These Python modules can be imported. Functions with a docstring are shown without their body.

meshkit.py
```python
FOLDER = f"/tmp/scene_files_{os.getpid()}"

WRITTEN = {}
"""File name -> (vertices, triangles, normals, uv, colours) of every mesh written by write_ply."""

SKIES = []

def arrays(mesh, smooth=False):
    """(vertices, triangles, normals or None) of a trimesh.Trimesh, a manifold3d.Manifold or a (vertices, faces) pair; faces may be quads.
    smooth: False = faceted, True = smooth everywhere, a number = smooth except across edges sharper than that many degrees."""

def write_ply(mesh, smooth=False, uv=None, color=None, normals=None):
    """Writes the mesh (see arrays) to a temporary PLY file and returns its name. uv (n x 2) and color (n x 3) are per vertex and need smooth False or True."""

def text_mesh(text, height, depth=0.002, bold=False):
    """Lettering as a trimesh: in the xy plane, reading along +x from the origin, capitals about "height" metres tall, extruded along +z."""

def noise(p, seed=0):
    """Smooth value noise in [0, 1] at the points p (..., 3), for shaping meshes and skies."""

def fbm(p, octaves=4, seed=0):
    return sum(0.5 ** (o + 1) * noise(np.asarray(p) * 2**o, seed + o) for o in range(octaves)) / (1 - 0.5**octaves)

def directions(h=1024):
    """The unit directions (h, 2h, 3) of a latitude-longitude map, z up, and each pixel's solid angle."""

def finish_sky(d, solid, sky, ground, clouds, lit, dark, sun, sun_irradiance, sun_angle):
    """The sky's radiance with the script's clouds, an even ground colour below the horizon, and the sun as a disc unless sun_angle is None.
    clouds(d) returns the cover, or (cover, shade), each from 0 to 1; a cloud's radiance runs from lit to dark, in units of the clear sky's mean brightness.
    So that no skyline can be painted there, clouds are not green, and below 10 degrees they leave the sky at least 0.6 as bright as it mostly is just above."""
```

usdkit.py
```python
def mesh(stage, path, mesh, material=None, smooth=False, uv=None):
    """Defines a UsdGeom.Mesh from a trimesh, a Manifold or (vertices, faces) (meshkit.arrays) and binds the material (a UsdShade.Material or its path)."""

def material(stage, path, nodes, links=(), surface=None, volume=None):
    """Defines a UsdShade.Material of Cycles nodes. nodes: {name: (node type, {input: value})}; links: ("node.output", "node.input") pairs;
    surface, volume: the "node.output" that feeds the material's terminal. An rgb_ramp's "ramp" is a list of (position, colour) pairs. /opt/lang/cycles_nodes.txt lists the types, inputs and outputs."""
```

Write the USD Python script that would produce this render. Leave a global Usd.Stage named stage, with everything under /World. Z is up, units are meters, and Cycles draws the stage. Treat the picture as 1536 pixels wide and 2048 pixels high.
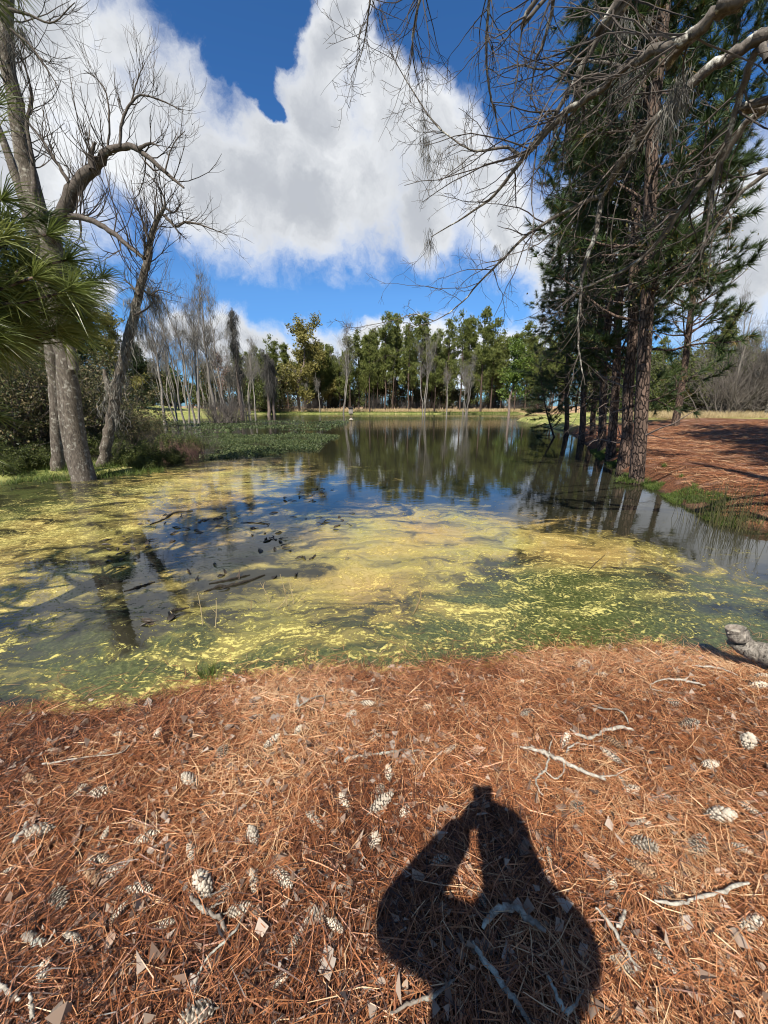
import math, random, re
import numpy as np, trimesh, shapely, manifold3d as m3
from shapely.geometry import Polygon
import usdkit, meshkit
from pxr import Usd, UsdGeom, UsdLux, UsdShade, Sdf, Gf, Vt

# ------------------------------------------------------------------ camera, sky, sun, exposure
EXPOSURE = 1.02
SKY_STRENGTH = 0.050
SUN_INTENSITY = 1.25
CAM = np.array([0.0, 0.0, 1.55])
PITCH = math.radians(15.43)
SUN_ELEV, SUN_BACK = math.radians(50.0), math.radians(18.8)
SUN = np.array([-math.sin(SUN_BACK) * math.cos(SUN_ELEV), -math.cos(SUN_BACK) * math.cos(SUN_ELEV), math.sin(SUN_ELEV)])

stage = Usd.Stage.CreateInMemory()
UsdGeom.SetStageUpAxis(stage, 'Z'); UsdGeom.SetStageMetersPerUnit(stage, 1.0)
world = UsdGeom.Xform.Define(stage, '/World'); stage.SetDefaultPrim(world.GetPrim())
UsdGeom.Scope.Define(stage, '/World/Looks')
cam = UsdGeom.Camera.Define(stage, '/World/camera')
cam.CreateHorizontalApertureAttr(36.0); cam.CreateVerticalApertureAttr(48.0); cam.CreateFocalLengthAttr(18.0)
cam.CreateClippingRangeAttr((0.05, 5000.0)); cam.CreateExposureAttr(EXPOSURE)
cam.AddTranslateOp().Set(tuple(CAM)); cam.AddRotateXOp().Set(90 - math.degrees(PITCH))

F = 768.0
_r, _f, _u = np.array([1.0, 0, 0]), np.array([0, math.cos(PITCH), -math.sin(PITCH)]), np.array([0, math.sin(PITCH), math.cos(PITCH)])
def ray(px, py):
    return _r * ((px - 768) / F) + _u * ((1024 - py) / F) + _f
def aty(px, py, Y):                      # the point seen there that lies Y metres ahead
    d = ray(px, py); return CAM + d * (Y / d[1])
def onz(px, py, z):
    d = ray(px, py); return CAM + d * ((z - CAM[2]) / d[2])
def unit(v):
    v = np.asarray(v, float); return v / np.maximum(np.linalg.norm(v, axis=-1, keepdims=True), 1e-9)

def sky_material():
    N, L = {}, []
    N['tc'] = ('texture_coordinate', {})
    N['sky'] = ('sky_texture', {'sky_type': 'single_scattering', 'sun_disc': False, 'sun_elevation': SUN_ELEV, 'sun_rotation': math.atan2(SUN[0], SUN[1]),
                                'air_density': 1.0, 'aerosol_density': 0.35, 'ozone_density': 2.5})
    N['hs'] = ('hsv', {'saturation': 1.0, 'value': 1.0}); L += [('tintm.color', 'hs.color')]
    N['el'] = ('separate_xyz', {}); N['elr'] = ('rgb_ramp', {'ramp': [(0.0, (0.40, 0.76, 1.25)), (0.06, (0.42, 0.80, 1.30)), (0.24, (0.66, 1.12, 1.58)), (0.40, (0.46, 0.95, 1.45)), (0.56, (0.44, 0.92, 1.40)), (1.0, (0.44, 0.9, 1.30))]}); N['tintm'] = ('mix', {'mix_type': 'multiply', 'fac': 1.0})
    L += [('tc.generated', 'el.vector'), ('el.z', 'elr.fac'), ('sky.color', 'tintm.color1'), ('elr.color', 'tintm.color2')]
    N['n1'] = ('noise_texture', {'scale': 2.6, 'detail': 8.0, 'roughness': 0.58}); L += [('tc.generated', 'n1.vector')]
    N['w1'] = ('vector_math', {'math_type': 'multiply_add', 'vector2': (0.30, 0.30, 0.30)}); L += [('n1.color', 'w1.vector1')]
    N['off'] = ('vector_math', {'math_type': 'add', 'vector2': (-0.15, -0.15, -0.15)}); L += [('tc.generated', 'off.vector1'), ('off.vector', 'w1.vector3')]
    def blobs(tag, items, power):
        last = None
        for i, (px, py, rp) in enumerate(items):
            c = unit(ray(px, py)); rad = 0.5 * (np.linalg.norm(c - unit(ray(px + rp, py))) + np.linalg.norm(c - unit(ray(px, py - rp))))
            N[f'{tag}d{i}'] = ('vector_math', {'math_type': 'distance', 'vector2': tuple(c)}); L.append(('w1.vector', f'{tag}d{i}.vector1'))
            N[f'{tag}m{i}'] = ('math', {'math_type': 'multiply_add', 'value2': -1.0 / rad, 'value3': 1.0}); L.append((f'{tag}d{i}.value', f'{tag}m{i}.value1'))
            if last is None:
                last = f'{tag}m{i}.value'
            else:
                N[f'{tag}x{i}'] = ('math', {'math_type': 'smoothmax', 'value3': power}); L.extend([(last, f'{tag}x{i}.value1'), (f'{tag}m{i}.value', f'{tag}x{i}.value2')])
                last = f'{tag}x{i}.value'
        return last
    pos = blobs('p', [(70, 80, 250), (20, 260, 260), (200, 235, 175), (320, 300, 155), (420, 360, 140), (520, 385, 120), (620, 380, 140), (720, 380, 142),
                      (660, 270, 130), (700, 130, 105), (715, 30, 90), (800, 290, 150), (890, 340, 150), (960, 395, 130), (1020, 450, 112), (850, 420, 105),
                      (350, 200, 125), (1180, 500, 170), (1350, 540, 180), (1500, 470, 240), (250, 90, 120), (545, 300, 90)], 0.12)
    low = blobs('l', [(485, 668, 54), (550, 670, 54), (612, 660, 56), (670, 674, 56), (730, 668, 54), (800, 674, 56), (870, 672, 54), (940, 680, 54), (1010, 690, 58), (370, 632, 46), (210, 582, 44), (430, 670, 54), (300, 690, 60), (1080, 690, 66), (640, 715, 80), (760, 715, 80), (900, 715, 80), (520, 715, 70)], 0.1)
    neg = blobs('n', [(480, 20, 135), (535, 140, 72), (556, 225, 36), (1120, 120, 190), (590, 60, 70), (900, 80, 150)], 0.05)
    # elsewhere: broken cumulus, the same sky going on
    N['n2'] = ('noise_texture', {'scale': 1.6, 'detail': 5.0, 'roughness': 0.55}); L += [('tc.generated', 'n2.vector')]
    N['e1'] = ('math', {'math_type': 'multiply_add', 'value2': 3.2, 'value3': -1.75}); L += [('n2.fac', 'e1.value1')]
    N['sx'] = ('separate_xyz', {}); L += [('tc.generated', 'sx.vector')]
    N['bk'] = ('map_range', {'from_min': 0.15, 'from_max': -0.25, 'to_min': -1.5, 'to_max': 0.0, 'clamp': True}); L += [('sx.y', 'bk.value')]
    N['e2'] = ('math', {'math_type': 'add'}); L += [('e1.value', 'e2.value1'), ('bk.result', 'e2.value2')]
    N['np'] = ('math', {'math_type': 'maximum', 'value2': 0.0}); L += [(neg, 'np.value1')]
    N['nk'] = ('math', {'math_type': 'multiply_add', 'value2': -1.6}); L += [('np.value', 'nk.value1'), (pos, 'nk.value3')]
    N['f1'] = ('math', {'math_type': 'maximum'}); L += [('nk.value', 'f1.value1'), (low, 'f1.value2')]
    N['f2'] = ('math', {'math_type': 'maximum'}); L += [('f1.value', 'f2.value1'), ('e2.value', 'f2.value2')]
    N['n3'] = ('noise_texture', {'scale': 6.0, 'detail': 9.0, 'roughness': 0.66}); L += [('w1.vector', 'n3.vector')]
    N['n3k'] = ('math', {'math_type': 'multiply_add', 'value2': 1.8, 'value3': -0.88}); L += [('n3.fac', 'n3k.value1')]
    N['f3'] = ('math', {'math_type': 'add'}); L += [('f2.value', 'f3.value1'), ('n3k.value', 'f3.value2')]
    N['mask'] = ('map_range', {'range_type': 'smoothstep', 'from_min': -0.24, 'from_max': 0.56, 'to_min': 0.0, 'to_max': 1.0, 'clamp': True}); L += [('f3.value', 'mask.value')]
    # cloud shade: thick middles and bases greyer than the rims
    N['n4'] = ('noise_texture', {'scale': 4.0, 'detail': 5.0, 'roughness': 0.55, 'distortion': 0.4}); L += [('w1.vector', 'n4.vector')]
    N['sh'] = ('math', {'math_type': 'multiply_add', 'value2': 0.55}); L += [('f3.value', 'sh.value1'), ('n4.fac', 'sh.value3')]
    N['shr'] = ('map_range', {'range_type': 'smoothstep', 'from_min': 0.50, 'from_max': 1.15, 'clamp': True}); L += [('sh.value', 'shr.value')]
    N['cc'] = ('mix', {'color1': tuple(CLOUD_LIT), 'color2': tuple(CLOUD_DARK)}); L += [('shr.result', 'cc.fac')]
    N['mx'] = ('mix', {}); L += [('mask.result', 'mx.fac'), ('hs.color', 'mx.color1'), ('cc.color', 'mx.color2')]
    N['bg'] = ('background_shader', {'strength': SKY_STRENGTH}); L += [('mx.color', 'bg.color')]
    return usdkit.material(stage, '/World/Looks/sky', N, L, surface='bg.background')
CLOUD_LIT, CLOUD_DARK = (9.6, 9.8, 10.0), (5.2, 5.5, 6.0)
dome = UsdLux.DomeLight.Define(stage, '/World/sky')
UsdShade.MaterialBindingAPI.Apply(dome.GetPrim()).Bind(sky_material())
dome.GetPrim().SetCustomDataByKey('kind', 'structure')
sun = UsdLux.DistantLight.Define(stage, '/World/sun')
sun.CreateNormalizeAttr(True); sun.CreateIntensityAttr(SUN_INTENSITY); sun.CreateAngleAttr(0.5); sun.CreateColorAttr((1.0, 0.94, 0.84))
_z, _x = SUN, unit(np.cross([0, 0, 1.0], SUN)); _y = np.cross(_z, _x)
_m = np.eye(4); _m[0, :3], _m[1, :3], _m[2, :3] = _x, _y, _z
sun.AddTransformOp().Set(Gf.Matrix4d(_m.tolist()))

# ------------------------------------------------------------------ helpers
used = {}
def numbered(parent, name):
    k = used.get((parent, name), -1) + 1; used[(parent, name)] = k
    return f'{parent}/{name}' if k == 0 else f'{parent}/{name}_{k:03d}'
def tag(p, label=None, cat=None, group=None, kind=None):
    p = p.GetPrim() if hasattr(p, 'GetPrim') else p
    for k, v in (('label', label), ('category', cat), ('group', group), ('kind', kind)):
        if v: p.SetCustomDataByKey(k, v)
    return p
def place(x, loc, rot=(0, 0, 0), sc=1.0):
    p = x.GetPrim()
    for n, ty, v in (('translate', Sdf.ValueTypeNames.Double3, Gf.Vec3d(*map(float, loc))), ('rotateXYZ', Sdf.ValueTypeNames.Float3, Gf.Vec3f(*map(float, rot))), ('scale', Sdf.ValueTypeNames.Float3, Gf.Vec3f(*map(float, np.broadcast_to(sc, 3))))):
        p.CreateAttribute('xformOp:' + n, ty, False).Set(v)
    p.CreateAttribute('xformOpOrder', Sdf.ValueTypeNames.TokenArray, False, Sdf.VariabilityUniform).Set(['xformOp:translate', 'xformOp:rotateXYZ', 'xformOp:scale'])
def thing(name, label, cat, loc=(0, 0, 0), rot=(0, 0, 0), sc=1.0, group=None):
    x = UsdGeom.Xform.Define(stage, numbered('/World', name)); place(x, loc, rot, sc)
    return tag(x, label, cat, group)
def dup(root, label, loc, rot=(0, 0, 0), sc=1.0, group=None, name=None):
    x = UsdGeom.Xform.Define(stage, numbered('/World', name or re.sub(r'_\d{3}$', '', root.GetName())))
    x.GetPrim().GetReferences().AddInternalReference(root.GetPath()); place(x, loc, rot, sc)
    x.GetPrim().SetInstanceable(True)
    return tag(x, label, root.GetCustomDataByKey('category'), group or root.GetCustomDataByKey('group'))
def place_again(root, label, loc, rot=(0, 0, 0), sc=1.0):        # moves the first of a kind
    place(root, loc, rot, sc)
    return tag(root, label) if label else root
class Spawner:                                                 # the first call moves the first one, the next ones copy it
    def __init__(s, root): s.root, s.n = root.GetPrim() if hasattr(root, 'GetPrim') else root, 0
    def __call__(s, label, loc, rot=(0, 0, 0), sc=1.0, group=None):
        s.n += 1
        if s.n == 1:
            if group: s.root.SetCustomDataByKey('group', group)
            return place_again(s.root, label, loc, rot, sc)
        return dup(s.root, label, loc, rot, sc, group)
STUFF_PARTS = ('twigs', 'moss', 'crown', 'needles', 'foliage', 'browned_needles', 'old_leaves', 'blades', 'stems', 'branches', 'dead_branches')
def obj(name, vf, mat, parent=None, smooth=False, attrs=None):
    path = numbered(str(parent.GetPath()) if parent is not None else '/World', name)
    v, f = vf[0], vf[1]
    m = usdkit.mesh(stage, path, (np.asarray(v, float), np.asarray(f, int)), mat, smooth=smooth)
    pv = UsdGeom.PrimvarsAPI(m)
    attrs = dict(attrs or {})
    if len(vf) > 2: attrs['rnd'] = vf[2]
    for k, a in attrs.items():
        pv.CreatePrimvar(k, Sdf.ValueTypeNames.FloatArray, 'vertex').Set(Vt.FloatArray.FromNumpy(np.asarray(a, np.float32)))
    m.CreateDoubleSidedAttr(True)
    if parent is not None and name in STUFF_PARTS: m.GetPrim().SetCustomDataByKey('kind', 'stuff')
    return m.GetPrim()
def cat(*parts):
    parts = [p for p in parts if p is not None and len(p[0])]
    V, Fc, R, n = [], [], [], 0
    for p in parts:
        V.append(p[0]); Fc.append(np.asarray(p[1]) + n); R.append(p[2] if len(p) > 2 else np.zeros(len(p[0]))); n += len(p[0])
    return np.vstack(V), np.vstack(Fc), np.concatenate(R)
def tubes(P, R, sides=5, rng=None, cap=False):
    """m polylines of n points as tapered tubes."""
    P, R = np.asarray(P, float), np.asarray(R, float)
    if P.ndim == 2: P, R = P[None], R[None]
    m, n = P.shape[:2]
    T = unit(np.gradient(P, axis=1)); mean = unit(P[:, -1] - P[:, 0])
    ref = np.where(np.abs(mean[:, 2:]) < 0.8, [0, 0, 1.0], [1.0, 0.2, 0])
    A = unit(np.cross(T, ref[:, None])); B = np.cross(T, A)
    ang = np.arange(sides) * 2 * np.pi / sides
    V = P[:, :, None] + R[:, :, None, None] * (np.cos(ang)[:, None] * A[:, :, None] + np.sin(ang)[:, None] * B[:, :, None])
    i, j = np.meshgrid(np.arange(n - 1), np.arange(sides), indexing='ij')
    a, b, c, d = i * sides + j, i * sides + (j + 1) % sides, (i + 1) * sides + (j + 1) % sides, (i + 1) * sides + j
    q = np.stack([np.stack([a, b, c], -1), np.stack([a, c, d], -1)], 2).reshape(-1, 3)
    Fc = (q[None] + (np.arange(m) * n * sides)[:, None, None]).reshape(-1, 3)
    rnd = np.repeat((rng or np.random.default_rng(1)).random(m), n * sides)
    return V.reshape(-1, 3), Fc, rnd
def resample(pts, rad, n, rough=0.0, rng=None):
    """A hand-set polyline as n points on a smooth curve (Catmull-Rom), radius along with it."""
    pts, rad = np.asarray(pts, float), np.asarray(rad, float)
    if len(rad) != len(pts): rad = np.interp(np.linspace(0, 1, len(pts)), np.linspace(0, 1, len(rad)), rad)
    X = np.column_stack([pts, rad]); E = np.vstack([2 * X[0] - X[1], X, 2 * X[-1] - X[-2]])
    t = np.linspace(0, len(pts) - 1 - 1e-6, n); i = t.astype(int); u = (t - i)[:, None]
    p0, p1, p2, p3 = E[i], E[i + 1], E[i + 2], E[i + 3]
    Y = 0.5 * (2 * p1 + (p2 - p0) * u + (2 * p0 - 5 * p1 + 4 * p2 - p3) * u * u + (3 * p1 - p0 - 3 * p2 + p3) * u ** 3)
    if rough and rng is not None: Y[1:-1, :3] += rng.normal(0, 1, (n - 2, 3)) * rough * Y[1:-1, 3:]
    return Y[:, :3], np.maximum(Y[:, 3], 1e-4)
def grow(rng, P, R, per, n, length, ang, wig=0.15, bias=(0, 0, 0), rk=0.5, t=(0.2, 1.0), tip=0.25, fall=0.0, rmin=0.0, rmax=9.0):
    P, R = np.asarray(P, float), np.asarray(R, float)
    if P.ndim == 2: P, R = P[None], R[None]
    m, n0 = P.shape[:2]; idx = np.repeat(np.arange(m), per); k = len(idx)
    tt = rng.uniform(*t, k); f = tt * (n0 - 1.001); i = f.astype(int); w = (f - i)[:, None]
    p = P[idx, i] * (1 - w) + P[idx, i + 1] * w; tan = unit(P[idx, i + 1] - P[idx, i]); r = R[idx, i] * (1 - w[:, 0]) + R[idx, i + 1] * w[:, 0]
    per_ = unit(np.cross(tan, rng.normal(0, 1, (k, 3)))); th = np.radians(rng.uniform(*ang, k))[:, None]
    d = np.cos(th) * tan + np.sin(th) * per_
    Ln = rng.uniform(*length, k) * (1 - fall * tt)
    pts = [p]
    for _ in range(n - 1):
        d = unit(d + rng.normal(0, wig, (k, 3)) + np.asarray(bias)); pts.append(pts[-1] + d * (Ln / (n - 1))[:, None])
    r0 = np.clip(r * rk, rmin, rmax)
    return np.stack(pts, 1), r0[:, None] * np.linspace(1, tip, n)[None]
def along(rng, P, k, t=(0, 1)):
    """k random points and tangents on each polyline."""
    m, n = P.shape[:2]; idx = np.repeat(np.arange(m), k); f = rng.uniform(*t, len(idx)) * (n - 1.001); i = f.astype(int); w = (f - i)[:, None]
    return P[idx, i] * (1 - w) + P[idx, i + 1] * w, unit(P[idx, i + 1] - P[idx, i])
def needles(rng, C, D, k, length, width, spread, droop=0.0, seg=1):
    """k thin blades round each tuft centre C, fanned about D."""
    C, D = np.repeat(C, k, 0), np.repeat(D, k, 0); m = len(C)
    d = unit(D + rng.normal(0, spread, (m, 3))); L = rng.uniform(*length, m)[:, None]
    s = unit(np.cross(d, rng.normal(0, 1, (m, 3)))) * (width / 2)
    rnd = np.repeat(np.repeat(rng.random(m // k), k) * 0.6 + rng.random(m) * 0.4, 3 if seg == 1 else 5)
    if seg == 1:
        V = np.stack([C - s, C + s, C + d * L - np.array([0, 0, 1.0]) * droop * L], 1).reshape(-1, 3)
        return V, np.arange(3 * m).reshape(-1, 3), rnd
    M = C + d * L * 0.55 - np.array([0, 0, 1.0]) * droop * L * 0.22; E = C + d * L - np.array([0, 0, 1.0]) * droop * L
    V = np.stack([C - s, C + s, M - s * 0.9, M + s * 0.9, E], 1).reshape(-1, 3)
    q = np.array([[0, 1, 3], [0, 3, 2], [2, 3, 4]])
    return V, (q[None] + 5 * np.arange(m)[:, None, None]).reshape(-1, 3), rnd
def leaves(rng, C, size, aspect=0.55, flat=0.0, jit=0.0):
    """Small folded leaves (two triangles) at C."""
    m = len(C); d = unit(rng.normal(0, 1, (m, 3)) * [1, 1, 1 - flat]); s = unit(np.cross(d, rng.normal(0, 1, (m, 3)) + [0, 0, 2 * flat])); L = rng.uniform(*size, m)[:, None]
    up = np.cross(d, s) * L * 0.12; J = lambda: rng.normal(0, 1, (m, 3)) * L * jit
    V = np.stack([C, C + d * L * 0.5 + s * L * aspect / 2 + up + J(), C + d * L + J(), C + d * L * 0.5 - s * L * aspect / 2 + up + J()], 1).reshape(-1, 3)
    return V, (np.array([[0, 1, 2], [0, 2, 3]])[None] + 4 * np.arange(m)[:, None, None]).reshape(-1, 3), np.repeat(rng.random(m), 4)
def moss(rng, C, length, width, k=7):
    """Hanging beard of grey strands at each C: 3 k crooked fine ribbons of five links, thickest near the top."""
    C = np.repeat(C, 3 * k, 0); m = len(C); L = rng.uniform(*length, m) * rng.uniform(0.2, 1, m) ** 1.3
    p = C + rng.normal(0, 1, (m, 3)) * [width, width, width * 0.4]; a = rng.uniform(0, np.pi, m); s = np.column_stack([np.cos(a), np.sin(a), np.zeros(m)])
    W = (width * 0.085 * rng.uniform(0.5, 1.6, m))[:, None]; rows = []; d = np.zeros((m, 3))
    for wv in (0.5, 1.0, 0.8, 0.9, 0.6, 0.15):
        rows += [p - s * W * wv, p + s * W * wv]
        d = 0.4 * d + rng.normal(0, 0.42, (m, 3)) * [1, 1, 0.3]; p = p + (d + [0, 0, -1.0]) * (L / 5)[:, None]
    V = np.stack(rows, 1).reshape(-1, 3); q = np.array([[2 * j + c for c in t] for j in range(5) for t in ((0, 1, 3), (0, 3, 2))])
    return V, (q[None] + 12 * np.arange(m)[:, None, None]).reshape(-1, 3), np.repeat(rng.random(m), 12)
def fbm(x, y, s, seed=0, o=4):
    return meshkit.fbm(np.stack([np.asarray(x) * s, np.asarray(y) * s, np.zeros_like(np.asarray(x, float))], -1), o, seed)
def sat(x):
    x = np.clip(x, 0, 1); return x * x * (3 - 2 * x)

# ------------------------------------------------------------------ materials
def M(name, nodes, links, surface): return usdkit.material(stage, '/World/Looks/' + name, nodes, links, surface=surface)
def bark(name, dark, light, lichen=None, scale=14.0, stretch=0.22, amount=0.55, bump=0.5, lscale=7.0):
    N = {'tc': ('texture_coordinate', {}), 'mp': ('mapping', {'scale': (1, 1, stretch)}), 'n': ('noise_texture', {'scale': scale, 'detail': 6.0, 'roughness': 0.65, 'distortion': 0.5}),
         'r': ('rgb_ramp', {'ramp': [(0.30, dark), (0.52, tuple(0.5 * (np.array(dark) + light))), (0.72, light)]}), 'p': ('principled_bsdf', {'roughness': 0.9, 'specular_ior_level': 0.2}),
         'b': ('bump', {'strength': bump, 'distance': 0.02})}
    L = [('tc.object', 'mp.vector'), ('mp.vector', 'n.vector'), ('n.fac', 'r.fac'), ('n.fac', 'b.height'), ('b.normal', 'p.normal')]
    if lichen is None: L.append(('r.color', 'p.base_color'))
    else:
        N['n2'] = ('noise_texture', {'scale': lscale, 'detail': 7.0, 'roughness': 0.75}); N['m2'] = ('map_range', {'from_min': amount, 'from_max': amount + 0.10, 'clamp': True})
        N['mx'] = ('mix', {'color2': tuple(lichen)})
        L += [('tc.object', 'n2.vector'), ('n2.fac', 'm2.value'), ('m2.result', 'mx.fac'), ('r.color', 'mx.color1'), ('mx.color', 'p.base_color')]
    return M(name, N, L, 'p.BSDF')
def plated_bark(name, crack, dark, light, scale=9.0):
    N = {'tc': ('texture_coordinate', {}), 'n0': ('noise_texture', {'scale': 5.0, 'detail': 4.0}), 'wv': ('vector_math', {'math_type': 'multiply_add', 'vector2': (0.12, 0.12, 0.12)}), 'mp': ('mapping', {'scale': (1, 1, 0.32)}),
         'v': ('voronoi_texture', {'feature': 'distance_to_edge', 'scale': scale}), 'vc': ('voronoi_texture', {'scale': scale}), 'n': ('noise_texture', {'scale': 45.0, 'detail': 5.0, 'roughness': 0.7}),
         'ek': ('map_range', {'from_min': 0.0, 'from_max': 0.16, 'clamp': True}), 'mixf': ('math', {'math_type': 'multiply_add', 'value2': 0.6}), 'vb': ('rgb_to_bw', {}), 'vk': ('math', {'math_type': 'multiply', 'value2': 0.45}), 'r': ('rgb_ramp', {'ramp': [(0.25, dark), (0.85, light)]}),
         'mx': ('mix', {'color1': tuple(crack)}), 'h': ('math', {'math_type': 'multiply_add', 'value2': 0.25}), 'b': ('bump', {'strength': 1.0, 'distance': 0.03}), 'p': ('principled_bsdf', {'roughness': 0.9, 'specular_ior_level': 0.2})}
    L = [('tc.object', 'n0.vector'), ('n0.color', 'wv.vector1'), ('tc.object', 'wv.vector3'), ('wv.vector', 'mp.vector'), ('mp.vector', 'v.vector'), ('mp.vector', 'vc.vector'), ('mp.vector', 'n.vector'), ('v.distance', 'ek.value'), ('vc.color', 'vb.color'), ('vb.val', 'vk.value1'),
         ('n.fac', 'mixf.value1'), ('vk.value', 'mixf.value3'), ('mixf.value', 'r.fac'), ('ek.result', 'mx.fac'), ('r.color', 'mx.color2'), ('mx.color', 'p.base_color'), ('n.fac', 'h.value1'), ('ek.result', 'h.value3'), ('h.value', 'b.height'), ('b.normal', 'p.normal')]
    return M(name, N, L, 'p.BSDF')
def leafy(name, cols, trans=0.3, rough=0.5, spec=0.3):
    """Colour by the blade's own random number; light shines through a little."""
    ramp = [(i / max(1, len(cols) - 1), c) for i, c in enumerate(cols)]
    N = {'a': ('attribute', {'attribute': 'rnd'}), 'r': ('rgb_ramp', {'ramp': ramp}), 'p': ('principled_bsdf', {'roughness': rough, 'specular_ior_level': spec}),
         't': ('translucent_bsdf', {}), 'm': ('mix_closure', {'fac': trans})}
    return M(name, N, [('a.fac', 'r.fac'), ('r.color', 'p.base_color'), ('r.color', 't.color'), ('p.BSDF', 'm.closure1'), ('t.BSDF', 'm.closure2')], 'm.closure')

m_bark_pine = plated_bark('pine_bark', (0.030, 0.021, 0.017), (0.06, 0.042, 0.033), (0.17, 0.115, 0.086), 15.0)
m_bark_pine_grey = bark('grey_pine_bark', (0.05, 0.04, 0.033), (0.22, 0.17, 0.14), scale=16)
m_bark_old = bark('lichened_bark', (0.03, 0.024, 0.019), (0.15, 0.125, 0.10), lichen=(0.25, 0.235, 0.20), scale=32, stretch=0.3, amount=0.53, lscale=11, bump=1.0)
m_bark_limb = bark('dark_limb_bark', (0.03, 0.024, 0.02), (0.12, 0.10, 0.085), lichen=(0.30, 0.31, 0.26), scale=26, stretch=0.6, amount=0.60)
m_bark_over = bark('pale_lichen_bark', (0.035, 0.03, 0.026), (0.15, 0.13, 0.11), lichen=(0.46, 0.45, 0.39), scale=26, stretch=0.6, amount=0.53)
m_twig = leafy('twig', [(0.03, 0.024, 0.02), (0.09, 0.074, 0.062)], 0.0, 0.85, 0.2)
m_twig_grey = leafy('grey_twig', [(0.055, 0.047, 0.04), (0.15, 0.13, 0.11)], 0.0, 0.9, 0.2)
m_bark_dead = bark('bleached_bark', (0.06, 0.052, 0.045), (0.27, 0.245, 0.21), scale=10, stretch=0.15)
m_twig_red = leafy('reddish_stem', [(0.10, 0.055, 0.045), (0.22, 0.13, 0.10)], 0.0, 0.8, 0.2)
m_moss = leafy('grey_moss', [(0.10, 0.095, 0.085), (0.22, 0.21, 0.185)], 0.25, 0.95, 0.1)
m_moss_dark = leafy('dark_moss', [(0.045, 0.043, 0.04), (0.10, 0.095, 0.085)], 0.2, 0.95, 0.1)
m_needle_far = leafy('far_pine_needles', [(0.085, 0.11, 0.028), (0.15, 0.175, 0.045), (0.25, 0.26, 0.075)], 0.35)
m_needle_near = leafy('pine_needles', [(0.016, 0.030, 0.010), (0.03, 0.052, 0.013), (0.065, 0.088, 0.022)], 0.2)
m_needle_dead = leafy('browned_pine_needles', [(0.10, 0.075, 0.02), (0.20, 0.13, 0.03)], 0.3)
m_needle_young = leafy('young_pine_needles', [(0.07, 0.095, 0.022), (0.15, 0.185, 0.042), (0.30, 0.32, 0.10)], 0.5, 0.35, 0.5)
m_cedar = leafy('cedar_foliage', [(0.014, 0.026, 0.012), (0.03, 0.048, 0.018), (0.055, 0.075, 0.024)], 0.15)
m_bright = leafy('bright_evergreen', [(0.05, 0.08, 0.015), (0.09, 0.14, 0.02), (0.15, 0.20, 0.035)], 0.35)
m_olive = leafy('budding_leaves', [(0.12, 0.11, 0.028), (0.20, 0.175, 0.045), (0.28, 0.25, 0.08)], 0.4)
m_redbud = leafy('reddish_buds', [(0.16, 0.10, 0.08), (0.24, 0.17, 0.14)], 0.3)
m_under = leafy('undergrowth_leaves', [(0.025, 0.036, 0.012), (0.055, 0.065, 0.02), (0.10, 0.085, 0.035), (0.17, 0.13, 0.065)], 0.25)
m_bush = leafy('bush_leaves', [(0.03, 0.045, 0.012), (0.07, 0.09, 0.02), (0.13, 0.14, 0.035)], 0.3)
m_grass = leafy('grass_blades', [(0.04, 0.065, 0.014), (0.08, 0.12, 0.024), (0.18, 0.21, 0.055)], 0.35)
m_drygrass = leafy('dry_grass', [(0.28, 0.20, 0.10), (0.45, 0.35, 0.19), (0.56, 0.46, 0.28)], 0.3)
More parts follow.
